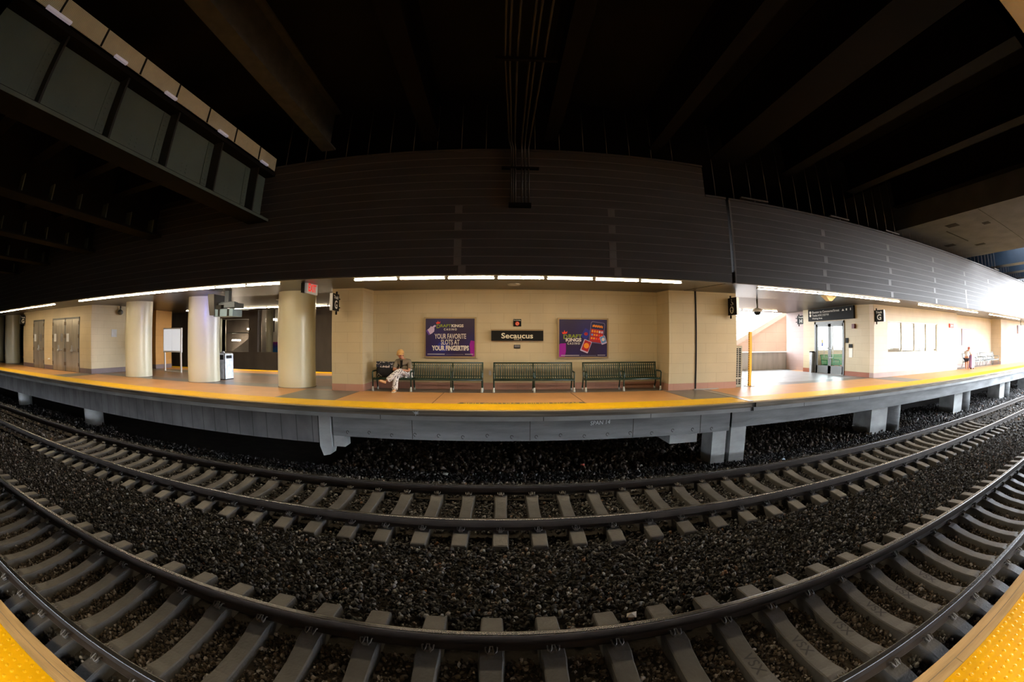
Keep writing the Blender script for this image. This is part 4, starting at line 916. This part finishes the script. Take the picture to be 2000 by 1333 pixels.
# conduits
cx = [(.03, .21), (.10, .25), (.22, .30), (.42, .44), (.50, .51), (.64, .59)]
cl = ['leftmost of the six conduits running down the centre of the ceiling', 'second conduit from the left at the ceiling centre', 'third conduit from the left at the ceiling centre', 'fourth conduit from the left at the ceiling centre', 'fifth conduit from the left at the ceiling centre', 'rightmost of the six conduits running down the centre of the ceiling']
for (xa, xb), l in zip(cx, cl):
    o = MB().tube([(xa, -9, 7.1), (xa, 5.2, 7.1), (xb - (xb - xa) * .3, 8.1, 7.08), (xb, 8.24, 6.98), (xb, 8.27, 6.4), (xb, 8.27, 5.62)], .02, 8).build('ceiling_conduit', PIPE, None, (xa, 0, 7.1)); tag(o, l, 'conduit')
for y, a, b_, z, l in ((5.15, -.12, .85, 7.06, 'upper cross bracket holding the six ceiling conduits'), (-.5, -.12, .85, 7.06, 'bracket holding the conduits above the photographer')):
    tag(box(a, b_, y, y + .06, z - .04, z + .02).build('conduit_bracket', STEELD, None, ((a + b_) / 2, y, z)), l, 'bracket')
tag(box(0, .82, 8.24, 8.34, 6.46, 6.50).build('conduit_bracket', STEELD, None, (.41, 8.3, 6.48)), 'lower cross bracket holding the six conduits on the fascia', 'bracket')
tag(box(.16, .64, 8.24, 8.38, 5.56, 5.64).build('conduit_end_box', STEELD, None, (.4, 8.3, 5.6)), 'dark box on the fascia where the six conduits end', 'box')

# ------------------------------------------------------------------ tracks
def rail(yc, label):
    P = [(-.07, -.172), (.07, -.172), (.07, -.160), (.012, -.140), (.009, -.05), (.036, -.034), (.036, -.010), (.031, -.003), (.02, -.0008), (-.02, -.0008), (-.031, -.003), (-.036, -.010), (-.036, -.034), (-.009, -.05), (-.012, -.140), (-.07, -.160)]
    mb = MB(); X0, X1 = -60, 60; n = len(P)
    v = [(X0, yc + a, b_) for a, b_ in P] + [(X1, yc + a, b_) for a, b_ in P]
    for i in range(n):
        j = (i + 1) % n; top = i in (6, 7, 8, 9, 10)
        mb.add([v[i], v[j], v[n + j], v[n + i]], [(0, 3, 2, 1)], RAILT if top else RAILS)
    o = mb.build('rail', None, None, (0, yc, -.172)); tag(o, label, 'rail', 'railway rails'); return o
Y1, Y2, Y3, Y4 = 7.19, 5.68, 3.02, 1.515
rail(Y1, 'rail of the farther track nearest the opposite platform'); rail(Y2, 'rail of the farther track on the side of the camera')
rail(Y3, 'rail of the near track farther from the camera'); rail(Y4, 'rail of the near track nearest the yellow platform edge')
def tie_mesh():
    S = [(-1.26, -.215, .105), (-1.24, -.205, .11), (-1.0, -.178, .115), (-.55, -.174, .115), (-.42, -.20, .105), (-.2, -.222, .10), (.2, -.222, .10), (.42, -.20, .105), (.55, -.174, .115), (1.0, -.178, .115), (1.24, -.205, .11), (1.26, -.215, .105)]
    mb = MB(); v = []
    for y, z, w_ in S: v += [(-w_ - .018, y, -.40), (-w_, y, z - .012), (-w_ + .012, y, z), (w_ - .012, y, z), (w_, y, z - .012), (w_ + .018, y, -.40)]
    f = []
    for i in range(len(S) - 1):
        for k in range(5): a = i * 6 + k; f.append((a, a + 1, a + 7, a + 6))
    f.append(tuple(range(6))[::-1]); f.append(tuple((len(S) - 1) * 6 + k for k in range(6)))
    return mb.add(v, f)
def clip(yc, sgn):
    """shoulder and bent spring wire beside the rail foot"""
    b_ = MB(); y = yc + sgn * .085
    b_.box(-.03, .03, min(y, y + sgn * .05), max(y, y + sgn * .05), -.176, -.135)
    pts = [(-.05, .0, .02), (-.055, .03, .045), (-.05, .075, .03), (-.03, .095, .02), (-.018, .07, .035), (-.012, .02, .05), (.012, .02, .05), (.018, .07, .035), (.03, .095, .02), (.05, .075, .03), (.055, .03, .045), (.05, .0, .02)]
    b_.tube([(px_, yc + sgn * (.05 + py_), -.165 + pz_) for px_, py_, pz_ in pts], .008, 6)
    return b_
def make_tie(yc, label, group):
    o = thing('concrete_tie', label, 'railway tie', (0, yc, -.2), group)
    tm = tie_mesh(); tm.v = [(x, y + yc, z) for x, y, z in tm.v]; tm.build('tie_beam', TIEM, o)
    for rc in (-.7525, .7525):
        for s_ in (-1, 1): clip(yc + rc, s_).build('rail_clip', CLIPM, o)
    return o
def lay(yc, x0, pitch, label, group):
    first = None; k0 = int((-34 - x0) / pitch); k1 = int((42 - x0) / pitch)
    for k in range(k0, k1):
        x = x0 + k * pitch + random.uniform(-.015, .015); near = -13 < x < 17
        if first is None:
            first = make_tie(yc, label, group); first.location.x = x; continue
        if near: c = copy_tree(first)
        else:
            c = first.copy(); C.objects.link(c)
            b_ = first.children[0].copy(); C.objects.link(b_); b_.parent = c
        c.location.x = x; c.rotation_euler.z = random.uniform(-.012, .012)
lay(2.27, -.10, .585, 'concrete tie under the near track, in the evenly spaced row', 'concrete ties of the near track')
lay(6.435, -.01, .578, 'concrete tie under the farther track, in the evenly spaced row', 'concrete ties of the farther track')
# stamped letters on some near ties
INK = mat('stamped tie letters', (.06, .06, .065), .8, var=0)
for k in (4, 5, 6, 7, 8, 9):
    x = -.10 + k * .585
    tag(text('tie_marking', 'VSX', x, 2.27, -.221, .32, .12, (0, -1, 0), (1, 0, 0), None, INK, .002, .01), 'dark letters stamped on the top of a near track concrete tie', 'marking', 'letters stamped on the near ties')

# ------------------------------------------------------------------ ballast
rng = np.random.default_rng(3)
def stones(n, xr, yr, smin, smax, zb, name, m, label, keep=None):
    x = rng.uniform(*xr, n); y = rng.uniform(*yr, n)
    if keep is not None:
        k = keep(x, y); x = x[k]; y = y[k]
    n = len(x)
    t = (1 + 5 ** .5) / 2
    V = np.array([(-1, t, 0), (1, t, 0), (-1, -t, 0), (1, -t, 0), (0, -1, t), (0, 1, t), (0, -1, -t), (0, 1, -t), (t, 0, -1), (t, 0, 1), (-t, 0, -1), (-t, 0, 1)]) / 1.9
    F = np.array([(0, 11, 5), (0, 5, 1), (0, 1, 7), (0, 7, 10), (0, 10, 11), (1, 5, 9), (5, 11, 4), (11, 10, 2), (10, 7, 6), (7, 1, 8), (3, 9, 4), (3, 4, 2), (3, 2, 6), (3, 6, 8), (3, 8, 9), (4, 9, 5), (2, 4, 11), (6, 2, 10), (8, 6, 7), (9, 8, 1)])
    s = rng.uniform(smin, smax, n) * rng.choice([.6, .8, 1, 1, 1.25], n)
    A = V[None] * (rng.uniform(.38, 1.25, (n, 1, 3))) + rng.normal(0, .2, (n, 12, 3))
    q = rng.normal(size=(n, 4)); q /= np.linalg.norm(q, axis=1)[:, None]; a, b_, c, d = q.T
    Rm = np.stack([np.stack([1 - 2 * (c * c + d * d), 2 * (b_ * c - a * d), 2 * (b_ * d + a * c)], 1), np.stack([2 * (b_ * c + a * d), 1 - 2 * (b_ * b_ + d * d), 2 * (c * d - a * b_)], 1), np.stack([2 * (b_ * d - a * c), 2 * (c * d + a * b_), 1 - 2 * (b_ * b_ + c * c)], 1)], 1)
    P = np.einsum('nij,nkj->nki', Rm, A) * s[:, None, None]
    crib = (np.abs(y - 2.27) < 1.25) | (np.abs(y - 6.435) < 1.25)
    P += np.stack([x, y, zb - np.where(crib, .028, 0) + s * rng.uniform(-.4, .9, n)], 1)[:, None]
    me = bpy.data.meshes.new(name); me.vertices.add(n * 12); me.loops.add(n * 60); me.polygons.add(n * 20)
    me.vertices.foreach_set('co', P.astype(np.float32).ravel())
    idx = (F[None] + (np.arange(n) * 12)[:, None, None]).astype(np.int32).ravel()
    me.loops.foreach_set('vertex_index', idx); me.polygons.foreach_set('loop_start', np.arange(0, n * 60, 3, dtype=np.int32)); me.polygons.foreach_set('loop_total', np.full(n * 20, 3, np.int32))
    me.update(calc_edges=True); me.materials.append(m)
    o = bpy.data.objects.new(name, me); C.objects.link(o); return tag(o, label, 'gravel', None, 'stuff')
def ballast_mat(name, stops, rough=.8):
    m = mat(name, (.05, .045, .04), rough, var=0); nt = m.node_tree
    g = nt.nodes.new('ShaderNodeNewGeometry'); cr = nt.nodes.new('ShaderNodeValToRGB'); cr.color_ramp.interpolation = 'LINEAR'
    el = cr.color_ramp.elements; el[0].position = stops[0][0]; el[0].color = (*stops[0][1], 1); el[1].position = stops[-1][0]; el[1].color = (*stops[-1][1], 1)
    for p, c in stops[1:-1]: el.new(p).color = (*c, 1)
    nt.links.new(g.outputs['Random Per Island'], cr.inputs[0]); nt.links.new(cr.outputs[0], nt.nodes['Principled BSDF'].inputs['Base Color']); return m
BALM = ballast_mat('grey ballast stone', [(0, (.014, .013, .013)), (.55, (.042, .040, .040)), (.8, (.11, .11, .112)), (.96, (.34, .345, .355)), (1, (.20, .10, .05))])
BALD = ballast_mat('brown fouled ballast stone', [(0, (.016, .011, .007)), (.6, (.05, .034, .02)), (.9, (.13, .11, .095)), (1, (.28, .26, .25))])
def offt(x, y):
    def rails(y): return np.minimum.reduce([abs(y - q) for q in (Y1, Y2, Y3, Y4)]) > .085
    def tie(x, y, x0, p, yc): d = abs((x - x0 + p / 2) % p - p / 2); return (d < .135) & (abs(y - yc) < 1.27)
    return rails(y) & ~tie(x, y, -.10, .585, 2.27) & ~tie(x, y, -.01, .578, 6.435)
def dens(x, y, full):          # fewer and larger stones with distance from the viewer
    d = np.hypot(x, y - 0); return full & (rng.uniform(0, 1, len(x)) < np.clip(1.25 - d / 22, .3, 1))
stones(170000, (-13, 15), (.35, 8.7), .015, .032, -.268, 'ballast_stones', BALM, 'dark grey crushed stone ballast around both tracks', lambda x, y: dens(x, y, offt(x, y) & ~((y > 1.5) & (y < 3.0))))
stones(46000, (-13, 15), (1.5, 3.0), .012, .027, -.266, 'fouled_ballast_stones', BALD, 'brown dirty ballast between the rails of the near track', lambda x, y: dens(x, y, offt(x, y)))
stones(22000, (-34, -13), (.35, 9.2), .03, .05, -.27, 'ballast_stones_left', BALM, 'dark crushed stone ballast receding to the left', offt)
stones(26000, (15, 42), (.35, 11), .03, .05, -.27, 'ballast_stones_right', BALM, 'crushed stone ballast receding to the bright right end', offt)
stones(12000, (-4, 15), (8.7, 12.5), .03, .06, -.27, 'rubble_under_platform', BALD, 'brown rubble in the dark space under the far platform')
# litter on the ballast
LIT = [((1.9, 9.0), (.5, .1, .08), 'dull red scrap of litter on the ballast below the far platform'), ((-1.2, 8.4), (.5, .55, .5), 'pale scrap of litter on the ballast under the phone poster'),
       ((6.9, 7.9), (.35, .5, .7), 'pale blue scrap of litter on the ballast right of the pier'), ((1.35, 3.4), (.55, .5, .45), 'pale flat stone shaped scrap between the two tracks')]
for (x, y), c, l in LIT:
    mb = MB().add([(x - .06, y - .03, -.20), (x + .05, y - .04, -.215), (x + .07, y + .04, -.19), (x - .03, y + .05, -.21), (x, y, -.17)], [(0, 1, 4), (1, 2, 4), (2, 3, 4), (3, 0, 4), (3, 2, 1, 0)])
    tag(mb.build('litter_scrap', mat('litter %d' % (x * 10), c, .6, var=0), None, (x, y, -.21)), l, 'litter')

# ------------------------------------------------------------------ people
def skin_obj(name, nodes, edges, m, parent, lvl=2, root=0):
    """continuous tapered body grown over a skeleton: nodes = [(x,y,z,rx,ry)]"""
    o0 = ORG[parent]; me = bpy.data.meshes.new(name)
    me.from_pydata([Vector(p[:3]) - o0 for p in nodes], edges, []); o = bpy.data.objects.new(name, me); C.objects.link(o); o.parent = parent
    sm = o.modifiers.new('skin', 'SKIN'); sm.use_smooth_shade = True
    if not me.skin_vertices: return o
    for i, p in enumerate(nodes):
        sv = me.skin_vertices[0].data[i]; sv.radius = (p[3], p[4] if len(p) > 4 else p[3]); sv.use_root = (i == root)
    ss = o.modifiers.new('sub', 'SUBSURF'); ss.levels = lvl; ss.render_levels = lvl
    bpy.context.view_layer.update()
    dg = bpy.context.evaluated_depsgraph_get(); nm = bpy.data.meshes.new_from_object(o.evaluated_get(dg)); nm.name = name
    for p in nm.polygons: p.use_smooth = True
    o.modifiers.clear(); o.data = nm; nm.materials.clear(); nm.materials.append(m); ORG[o] = o0
    return o
def chain(n): return [(i, i + 1) for i in range(n - 1)]

SHIRT = mat('grey olive shirt', (.20, .165, .12), .9, var=.12, scale=12)
CAPM = mat('tan orange cap', (.62, .36, .13), .8, var=.1, scale=10)
SHOE = mat('peach clog', (.72, .42, .22), .6, var=.1)
HAIR = mat('grey hair', (.22, .16, .12), .8, var=.2, scale=30)
PRINT = mat('white trousers with dark pattern', (.70, .69, .70), .85, var=0); nt = PRINT.node_tree
tc = nt.nodes.new('ShaderNodeTexCoord'); vo = nt.nodes.new('ShaderNodeTexVoronoi'); vo.inputs['Scale'].default_value = 17; nt.links.new(tc.outputs['Object'], vo.inputs['Vector'])
cr = nt.nodes.new('ShaderNodeValToRGB'); cr.color_ramp.interpolation = 'CONSTANT'; cr.color_ramp.elements[0].color = (.02, .015, .03, 1); cr.color_ramp.elements[1].position = .30; cr.color_ramp.elements[1].color = (.70, .69, .70, 1)
nt.links.new(vo.outputs['Distance'], cr.inputs[0]); nt.links.new(cr.outputs[0], nt.nodes['Principled BSDF'].inputs['Base Color'])
P_ = thing('person', 'person in tan cap, grey shirt and patterned trousers seated cross-legged with a phone', 'person', (-2.9, 11.6, PT))
HX, HY, HZ = -2.925, 11.555, 2.30     # head centre
nd = [(-2.82, 11.80, 1.70, .13, .11),   # 0 pelvis
      (-2.84, 11.80, 1.86, .125, .10), (-2.87, 11.77, 2.0, .15, .105), (-2.885, 11.73, 2.10, .10, .08), (-2.90, 11.68, 2.17, .052, .052), (-2.92, 11.60, 2.24, .075, .085), (HX, HY + .01, 2.33, .088, .10), (HX, HY + .03, 2.385, .06, .07),   # 1-7
      (-3.07, 11.73, 2.09, .062, .062), (-3.12, 11.66, 1.93, .048, .048), (-3.13, 11.55, 1.84, .040, .040), (-3.06, 11.44, 1.87, .030, .030), (-3.00, 11.40, 1.885, .026, .034),   # 8-12 camera-left arm
      (-2.70, 11.73, 2.09, .062, .062), (-2.66, 11.68, 1.93, .048, .048), (-2.68, 11.57, 1.82, .040, .040), (-2.82, 11.44, 1.85, .030, .030), (-2.91, 11.40, 1.875, .026, .034),   # 13-17 camera-right arm
      (-2.92, 11.74, 1.70, .095, .09), (-3.0, 11.40, 1.69, .062, .062), (-3.03, 11.36, 1.50, .052, .052), (-3.06, 11.37, 1.31, .036, .036),   # 18-21 standing leg
      (-2.72, 11.74, 1.72, .095, .09), (-2.93, 11.38, 1.83, .065, .065), (-3.12, 11.32, 1.68, .052, .052), (-3.30, 11.30, 1.53, .036, .036)]   # 22-25 crossed leg
ed = [(0, 1), (1, 2), (2, 3), (3, 4), (4, 5), (5, 6), (6, 7), (3, 8), (8, 9), (9, 10), (10, 11), (11, 12), (3, 13), (13, 14), (14, 15), (15, 16), (16, 17), (0, 18), (18, 19), (19, 20), (20, 21), (0, 22), (22, 23), (23, 24), (24, 25)]
body = skin_obj('body', nd, ed, SKIN, P_)
# face
FY = HY - .065
MB().ball((HX, FY - .012, 2.272), .015, .022, .024, 10).ball((HX + .002, FY + .018, 2.222), .024, .012, .008, 8).build('nose_and_lips', mat('flushed skin', (.50, .17, .11), .5, var=0), P_)
MB().ball((HX - .033, FY + .004, 2.292), .012, .008, .007, 8).ball((HX + .033, FY + .004, 2.292), .012, .008, .007, 8).build('eyes', mat('dark eye', (.03, .02, .02), .3, var=0), P_)
MB().ball((HX - .092, HY + .02, 2.285), .012, .022, .03, 10).ball((HX + .092, HY + .02, 2.285), .012, .022, .03, 10).build('ears', SKIN, P_)
MB().ball((HX, HY + .045, 2.30), .095, .075, .08, 16).build('hair', HAIR, P_)
mb = MB().lathe([(.102, 0), (.108, .03), (.098, .075), (.065, .115), (.015, .13)], (HX, HY + .01, 2.325), 22, None, 1, 1.1)
for s_ in range(9):
    pass
br = []
for k in range(9):
    a = PI + PI * k / 8; br.append((HX + .10 * math.cos(a), HY + .01 + .10 * math.sin(a), 2.34)); 
bo = [(HX - .01 + .095 * math.cos(PI + PI * k / 8), HY - .05 + .125 * math.sin(PI + PI * k / 8), 2.30) for k in range(9)]
mb.add(br + bo + [(x, y, z - .012) for x, y, z in br + bo], [(k, k + 1, 10 + k, 9 + k) for k in range(8)] + [(18 + k + 1, 18 + k, 27 + k, 28 + k) for k in range(8)] + [(9 + k, 10 + k, 28 + k, 27 + k) for k in range(8)], None, True)
mb.build('cap', CAPM, P_)
# shirt
sh = [(-2.83, 11.80, 1.72, .155, .125), (-2.84, 11.80, 1.86, .155, .12), (-2.87, 11.77, 2.0, .18, .125), (-2.885, 11.74, 2.09, .13, .095), (-2.895, 11.70, 2.15, .07, .065),
      (-3.07, 11.73, 2.09, .082, .08), (-3.125, 11.66, 1.96, .075, .07), (-3.135, 11.60, 1.88, .07, .065), (-2.70, 11.73, 2.09, .082, .08), (-2.655, 11.68, 1.96, .078, .072), (-2.65, 11.62, 1.86, .075, .07)]
skin_obj('shirt', sh, [(0, 1), (1, 2), (2, 3), (3, 4), (3, 5), (5, 6), (6, 7), (3, 8), (8, 9), (9, 10)], SHIRT, P_)
MB().prism([(-2.95, 2.13), (-2.87, 2.13), (-2.885, 1.93), (-2.925, 1.93)], 1, 11.60, 11.64).build('dark_scarf', BLACK, P_)
# trousers, flared
tr = [(-2.82, 11.80, 1.70, .15, .13), (-2.92, 11.72, 1.70, .11, .10), (-3.0, 11.40, 1.69, .085, .085), (-3.035, 11.37, 1.50, .085, .085), (-3.055, 11.38, 1.33, .095, .09), (-3.06, 11.38, 1.27, .10, .095),
      (-2.72, 11.72, 1.73, .11, .10), (-2.92, 11.38, 1.835, .088, .088), (-3.10, 11.32, 1.69, .085, .085), (-3.22, 11.30, 1.585, .095, .09), (-3.25, 11.30, 1.56, .10, .09)]
skin_obj('trousers', tr, [(0, 1), (1, 2), (2, 3), (3, 4), (4, 5), (0, 6), (6, 7), (7, 8), (8, 9), (9, 10)], PRINT, P_)
# shoes
s1 = skin_obj('shoe', [(-3.06, 11.42, 1.275, .040, .046), (-3.06, 11.34, 1.268, .044, .044), (-3.07, 11.25, 1.258, .052, .034), (-3.075, 11.18, 1.252, .045, .026)], chain(4), SHOE, P_)
MB().prism([(-3.10, 11.16), (-3.03, 11.17), (-3.02, 11.28), (-3.03, 11.44), (-3.09, 11.44), (-3.12, 11.28)], 2, PT + .002, PT + .022).build('sole', WHITE, s1)
skin_obj('shoe', [(-3.29, 11.30, 1.50, .038, .042), (-3.37, 11.29, 1.515, .036, .044), (-3.45, 11.28, 1.54, .032, .044), (-3.51, 11.27, 1.56, .024, .034)], chain(4), SHOE, P_)
# hands: palm plus five separate curled fingers
def hand(px, py, pz, s_, name):
    nodes = [(px, py, pz, .022, .030), (px + s_ * .045, py - .012, pz + .004, .024, .030)]; edges = [(0, 1)]
    o = skin_obj(name, nodes, edges, SKIN, P_, 2)
    for k in range(4):
        y0 = py - .035 + k * .012; z0 = pz + .022 - k * .014; L_ = (.95, 1.05, 1, .8)[k]
        f = skin_obj('finger', [(px + s_ * .05, py - .02, z0, .009, .009), (px + s_ * (.05 + .026 * L_), py - .035, z0 - .004, .008, .008), (px + s_ * (.05 + .04 * L_), py - .05, z0 - .012, .0075, .0075), (px + s_ * (.05 + .035 * L_), py - .062, z0 - .016, .0065, .0065)], chain(4), SKIN, o, 1)
    skin_obj('thumb', [(px + s_ * .015, py - .01, pz + .025, .011, .011), (px + s_ * .035, py - .035, pz + .042, .010, .010), (px + s_ * .055, py - .05, pz + .045, .008, .008)], chain(3), SKIN, o, 1)
hand(-3.02, 11.405, 1.885, 1, 'hand'); hand(-2.89, 11.405, 1.875, -1, 'hand')
o = thing('mobile_phone', 'dark mobile phone held in the hands of the seated person', 'phone', (-2.955, 11.345, 1.90))
MB().add([(-2.99, 11.33, 1.905), (-2.92, 11.33, 1.905), (-2.92, 11.43, 1.965), (-2.99, 11.43, 1.965), (-2.99, 11.326, 1.913), (-2.92, 11.326, 1.913), (-2.92, 11.426, 1.973), (-2.99, 11.426, 1.973)],
         [(0, 1, 2, 3), (7, 6, 5, 4), (0, 4, 5, 1), (1, 5, 6, 2), (2, 6, 7, 3), (3, 7, 4, 0)]).build('phone_case', BLACK, o)
# bag on the bench
BAG = mat('black bag cloth', (.01, .012, .018), .7, var=.3, scale=8)
o = thing('shoulder_bag', 'bulky black bag with white printed top standing on the left bench beside the seated person', 'bag', (-3.43, 11.72, 1.64))
mb = MB(); prof = [(.60, 0), (.98, .03), (1.05, .15), (1.0, .30), (.9, .42)]
n = 20; v = []
for r, z in prof:
    for k in range(n):
        a = 2 * PI * k / n; c_, s_ = math.cos(a), math.sin(a)
        v.append((-3.42 + .24 * r * (abs(c_) ** .6) * (1 if c_ > 0 else -1), 11.70 + .13 * r * (abs(s_) ** .6) * (1 if s_ > 0 else -1), 1.635 + z))
mb.add(v, [(a * n + k, a * n + (k + 1) % n, (a + 1) * n + (k + 1) % n, (a + 1) * n + k) for a in range(4) for k in range(n)] + [tuple(range(n))[::-1], tuple(4 * n + k for k in range(n))], None, True)
mb.build('body', BAG, o)
BP = mat('bag print', (.55, .5, .5), .7, var=0); nt = BP.node_tree; tc = nt.nodes.new('ShaderNodeTexCoord'); vo = nt.nodes.new('ShaderNodeTexNoise'); vo.inputs['Scale'].default_value = 14; nt.links.new(tc.outputs['Object'], vo.inputs['Vector'])
cr = nt.nodes.new('ShaderNodeValToRGB'); cr.color_ramp.interpolation = 'CONSTANT'; cr.color_ramp.elements[0].color = (.012, .015, .03, 1); cr.color_ramp.elements[1].position = .54; cr.color_ramp.elements[1].color = (.45, .40, .38, 1); nt.links.new(vo.outputs[0], cr.inputs[0]); nt.links.new(cr.outputs[0], nt.nodes['Principled BSDF'].inputs['Base Color'])
MB().add([(-3.68, 11.56, 1.93), (-3.20, 11.55, 1.90), (-3.18, 11.60, 2.07), (-3.69, 11.62, 2.09), (-3.68, 11.78, 1.93), (-3.20, 11.78, 1.90), (-3.18, 11.76, 2.07), (-3.69, 11.78, 2.09)],
         [(0, 1, 2, 3), (7, 6, 5, 4), (0, 4, 5, 1), (1, 5, 6, 2), (2, 6, 7, 3), (3, 7, 4, 0)]).build('printed_top', BP, o)
MB().tube([(-3.66, 11.58, 1.66), (-3.60, 11.56, 1.74), (-3.55, 11.55, 1.68), (-3.50, 11.55, 1.66)], .008, 6).build('strap', mat('pale strap', (.4, .38, .33), .7, var=0), o)
# standing person far right
TOP = mat('white blouse', (.62, .64, .68), .8, var=.05); SHORT = mat('dark navy shorts', (.02, .025, .05), .8, var=0)
Q_ = thing('person', 'person in pale top and dark shorts bending over a lilac suitcase', 'person', (24.9, 10.9, PT))
X0, Y0 = 24.9, 10.95
nd = [(X0 - .10, Y0, 1.86, .13, .11), (X0 - .08, Y0, 2.0, .125, .10), (X0 - .0, Y0, 2.14, .14, .10), (X0 + .10, Y0, 2.22, .09, .08), (X0 + .17, Y0, 2.26, .05, .05), (X0 + .25, Y0 - .01, 2.30, .075, .08), (X0 + .30, Y0 - .01, 2.35, .085, .09), (X0 + .32, Y0, 2.40, .05, .05),
      (X0 + .05, Y0 - .17, 2.17, .055, .055), (X0 + .16, Y0 - .2, 2.03, .04, .04), (X0 + .34, Y0 - .17, 1.98, .032, .032), (X0 + .42, Y0 - .15, 1.97, .028, .034),
      (X0 + .05, Y0 + .17, 2.17, .055, .055), (X0 + .16, Y0 + .2, 2.03, .04, .04), (X0 + .34, Y0 + .14, 1.98, .032, .032), (X0 + .42, Y0 + .1, 1.97, .028, .034),
      (X0 - .10, Y0 - .09, 1.80, .085, .085), (X0 - .10, Y0 - .10, 1.58, .06, .06), (X0 - .14, Y0 - .10, 1.40, .05, .05), (X0 - .12, Y0 - .10, 1.27, .034, .034), (X0 - .0, Y0 - .10, 1.25, .036, .028),
      (X0 - .08, Y0 + .09, 1.80, .085, .085), (X0 + .0, Y0 + .10, 1.58, .06, .06), (X0 + .02, Y0 + .10, 1.40, .05, .05), (X0 + .04, Y0 + .10, 1.27, .034, .034), (X0 + .16, Y0 + .10, 1.25, .036, .028)]
ed = [(0, 1), (1, 2), (2, 3), (3, 4), (4, 5), (5, 6), (6, 7), (3, 8), (8, 9), (9, 10), (10, 11), (3, 12), (12, 13), (13, 14), (14, 15), (0, 16), (16, 17), (17, 18), (18, 19), (19, 20), (0, 21), (21, 22), (22, 23), (23, 24), (24, 25)]
skin_obj('body', nd, ed, SKIN, Q_)
skin_obj('blouse', [(X0 - .10, Y0, 1.88, .16, .14), (X0 - .08, Y0, 2.0, .155, .13), (X0, Y0, 2.13, .165, .13), (X0 + .09, Y0, 2.20, .11, .10), (X0 + .05, Y0 - .17, 2.17, .075, .07), (X0 + .15, Y0 - .2, 2.05, .065, .06), (X0 + .05, Y0 + .17, 2.17, .075, .07), (X0 + .15, Y0 + .2, 2.05, .065, .06)], [(0, 1), (1, 2), (2, 3), (3, 4), (4, 5), (3, 6), (6, 7)], TOP, Q_)
skin_obj('shorts', [(X0 - .10, Y0, 1.84, .16, .14), (X0 - .10, Y0 - .09, 1.76, .11, .10), (X0 - .10, Y0 - .10, 1.64, .10, .09), (X0 - .08, Y0 + .09, 1.76, .11, .10), (X0 - .02, Y0 + .10, 1.64, .10, .09)], [(0, 1), (1, 2), (0, 3), (3, 4)], SHORT, Q_)
MB().ball((X0 + .26, Y0 + .01, 2.37), .10, .10, .085, 14).ball((X0 + .15, Y0, 2.36), .04, .04, .035, 10).build('hair', mat('reddish hair', (.35, .10, .08), .7, var=.1), Q_)
LILC = mat('lilac suitcase shell', (.42, .28, .55), .35, var=.05)
o = thing('suitcase', 'tall lilac hard shell suitcase held by the bending person at the far right', 'suitcase', (25.45, 10.9, PT))
MB().prism([(25.25, 1.30), (25.65, 1.30), (25.68, 1.35), (25.68, 1.92), (25.62, 1.98), (25.28, 1.98), (25.22, 1.92), (25.22, 1.35)], 1, 10.75, 11.05).build('shell', LILC, o)
MB().box(25.21, 25.69, 10.89, 10.91, 1.3, 1.99).build('zip_line', SHORT, o)
MB().tube([(25.32, 10.9, 1.97), (25.32, 10.9, 2.08), (25.58, 10.9, 2.08), (25.58, 10.9, 1.97)], .012, 6).build('handle', GREYM, o)
for x in (25.28, 25.62):
    for y in (10.80, 11.0): MB().cyl((x, y - .02, PT + .04), (x, y + .02, PT + .04), .038, n=10).box(x - .015, x + .015, y - .012, y + .012, PT + .05, PT + .09).build('wheel', BLACK, o)
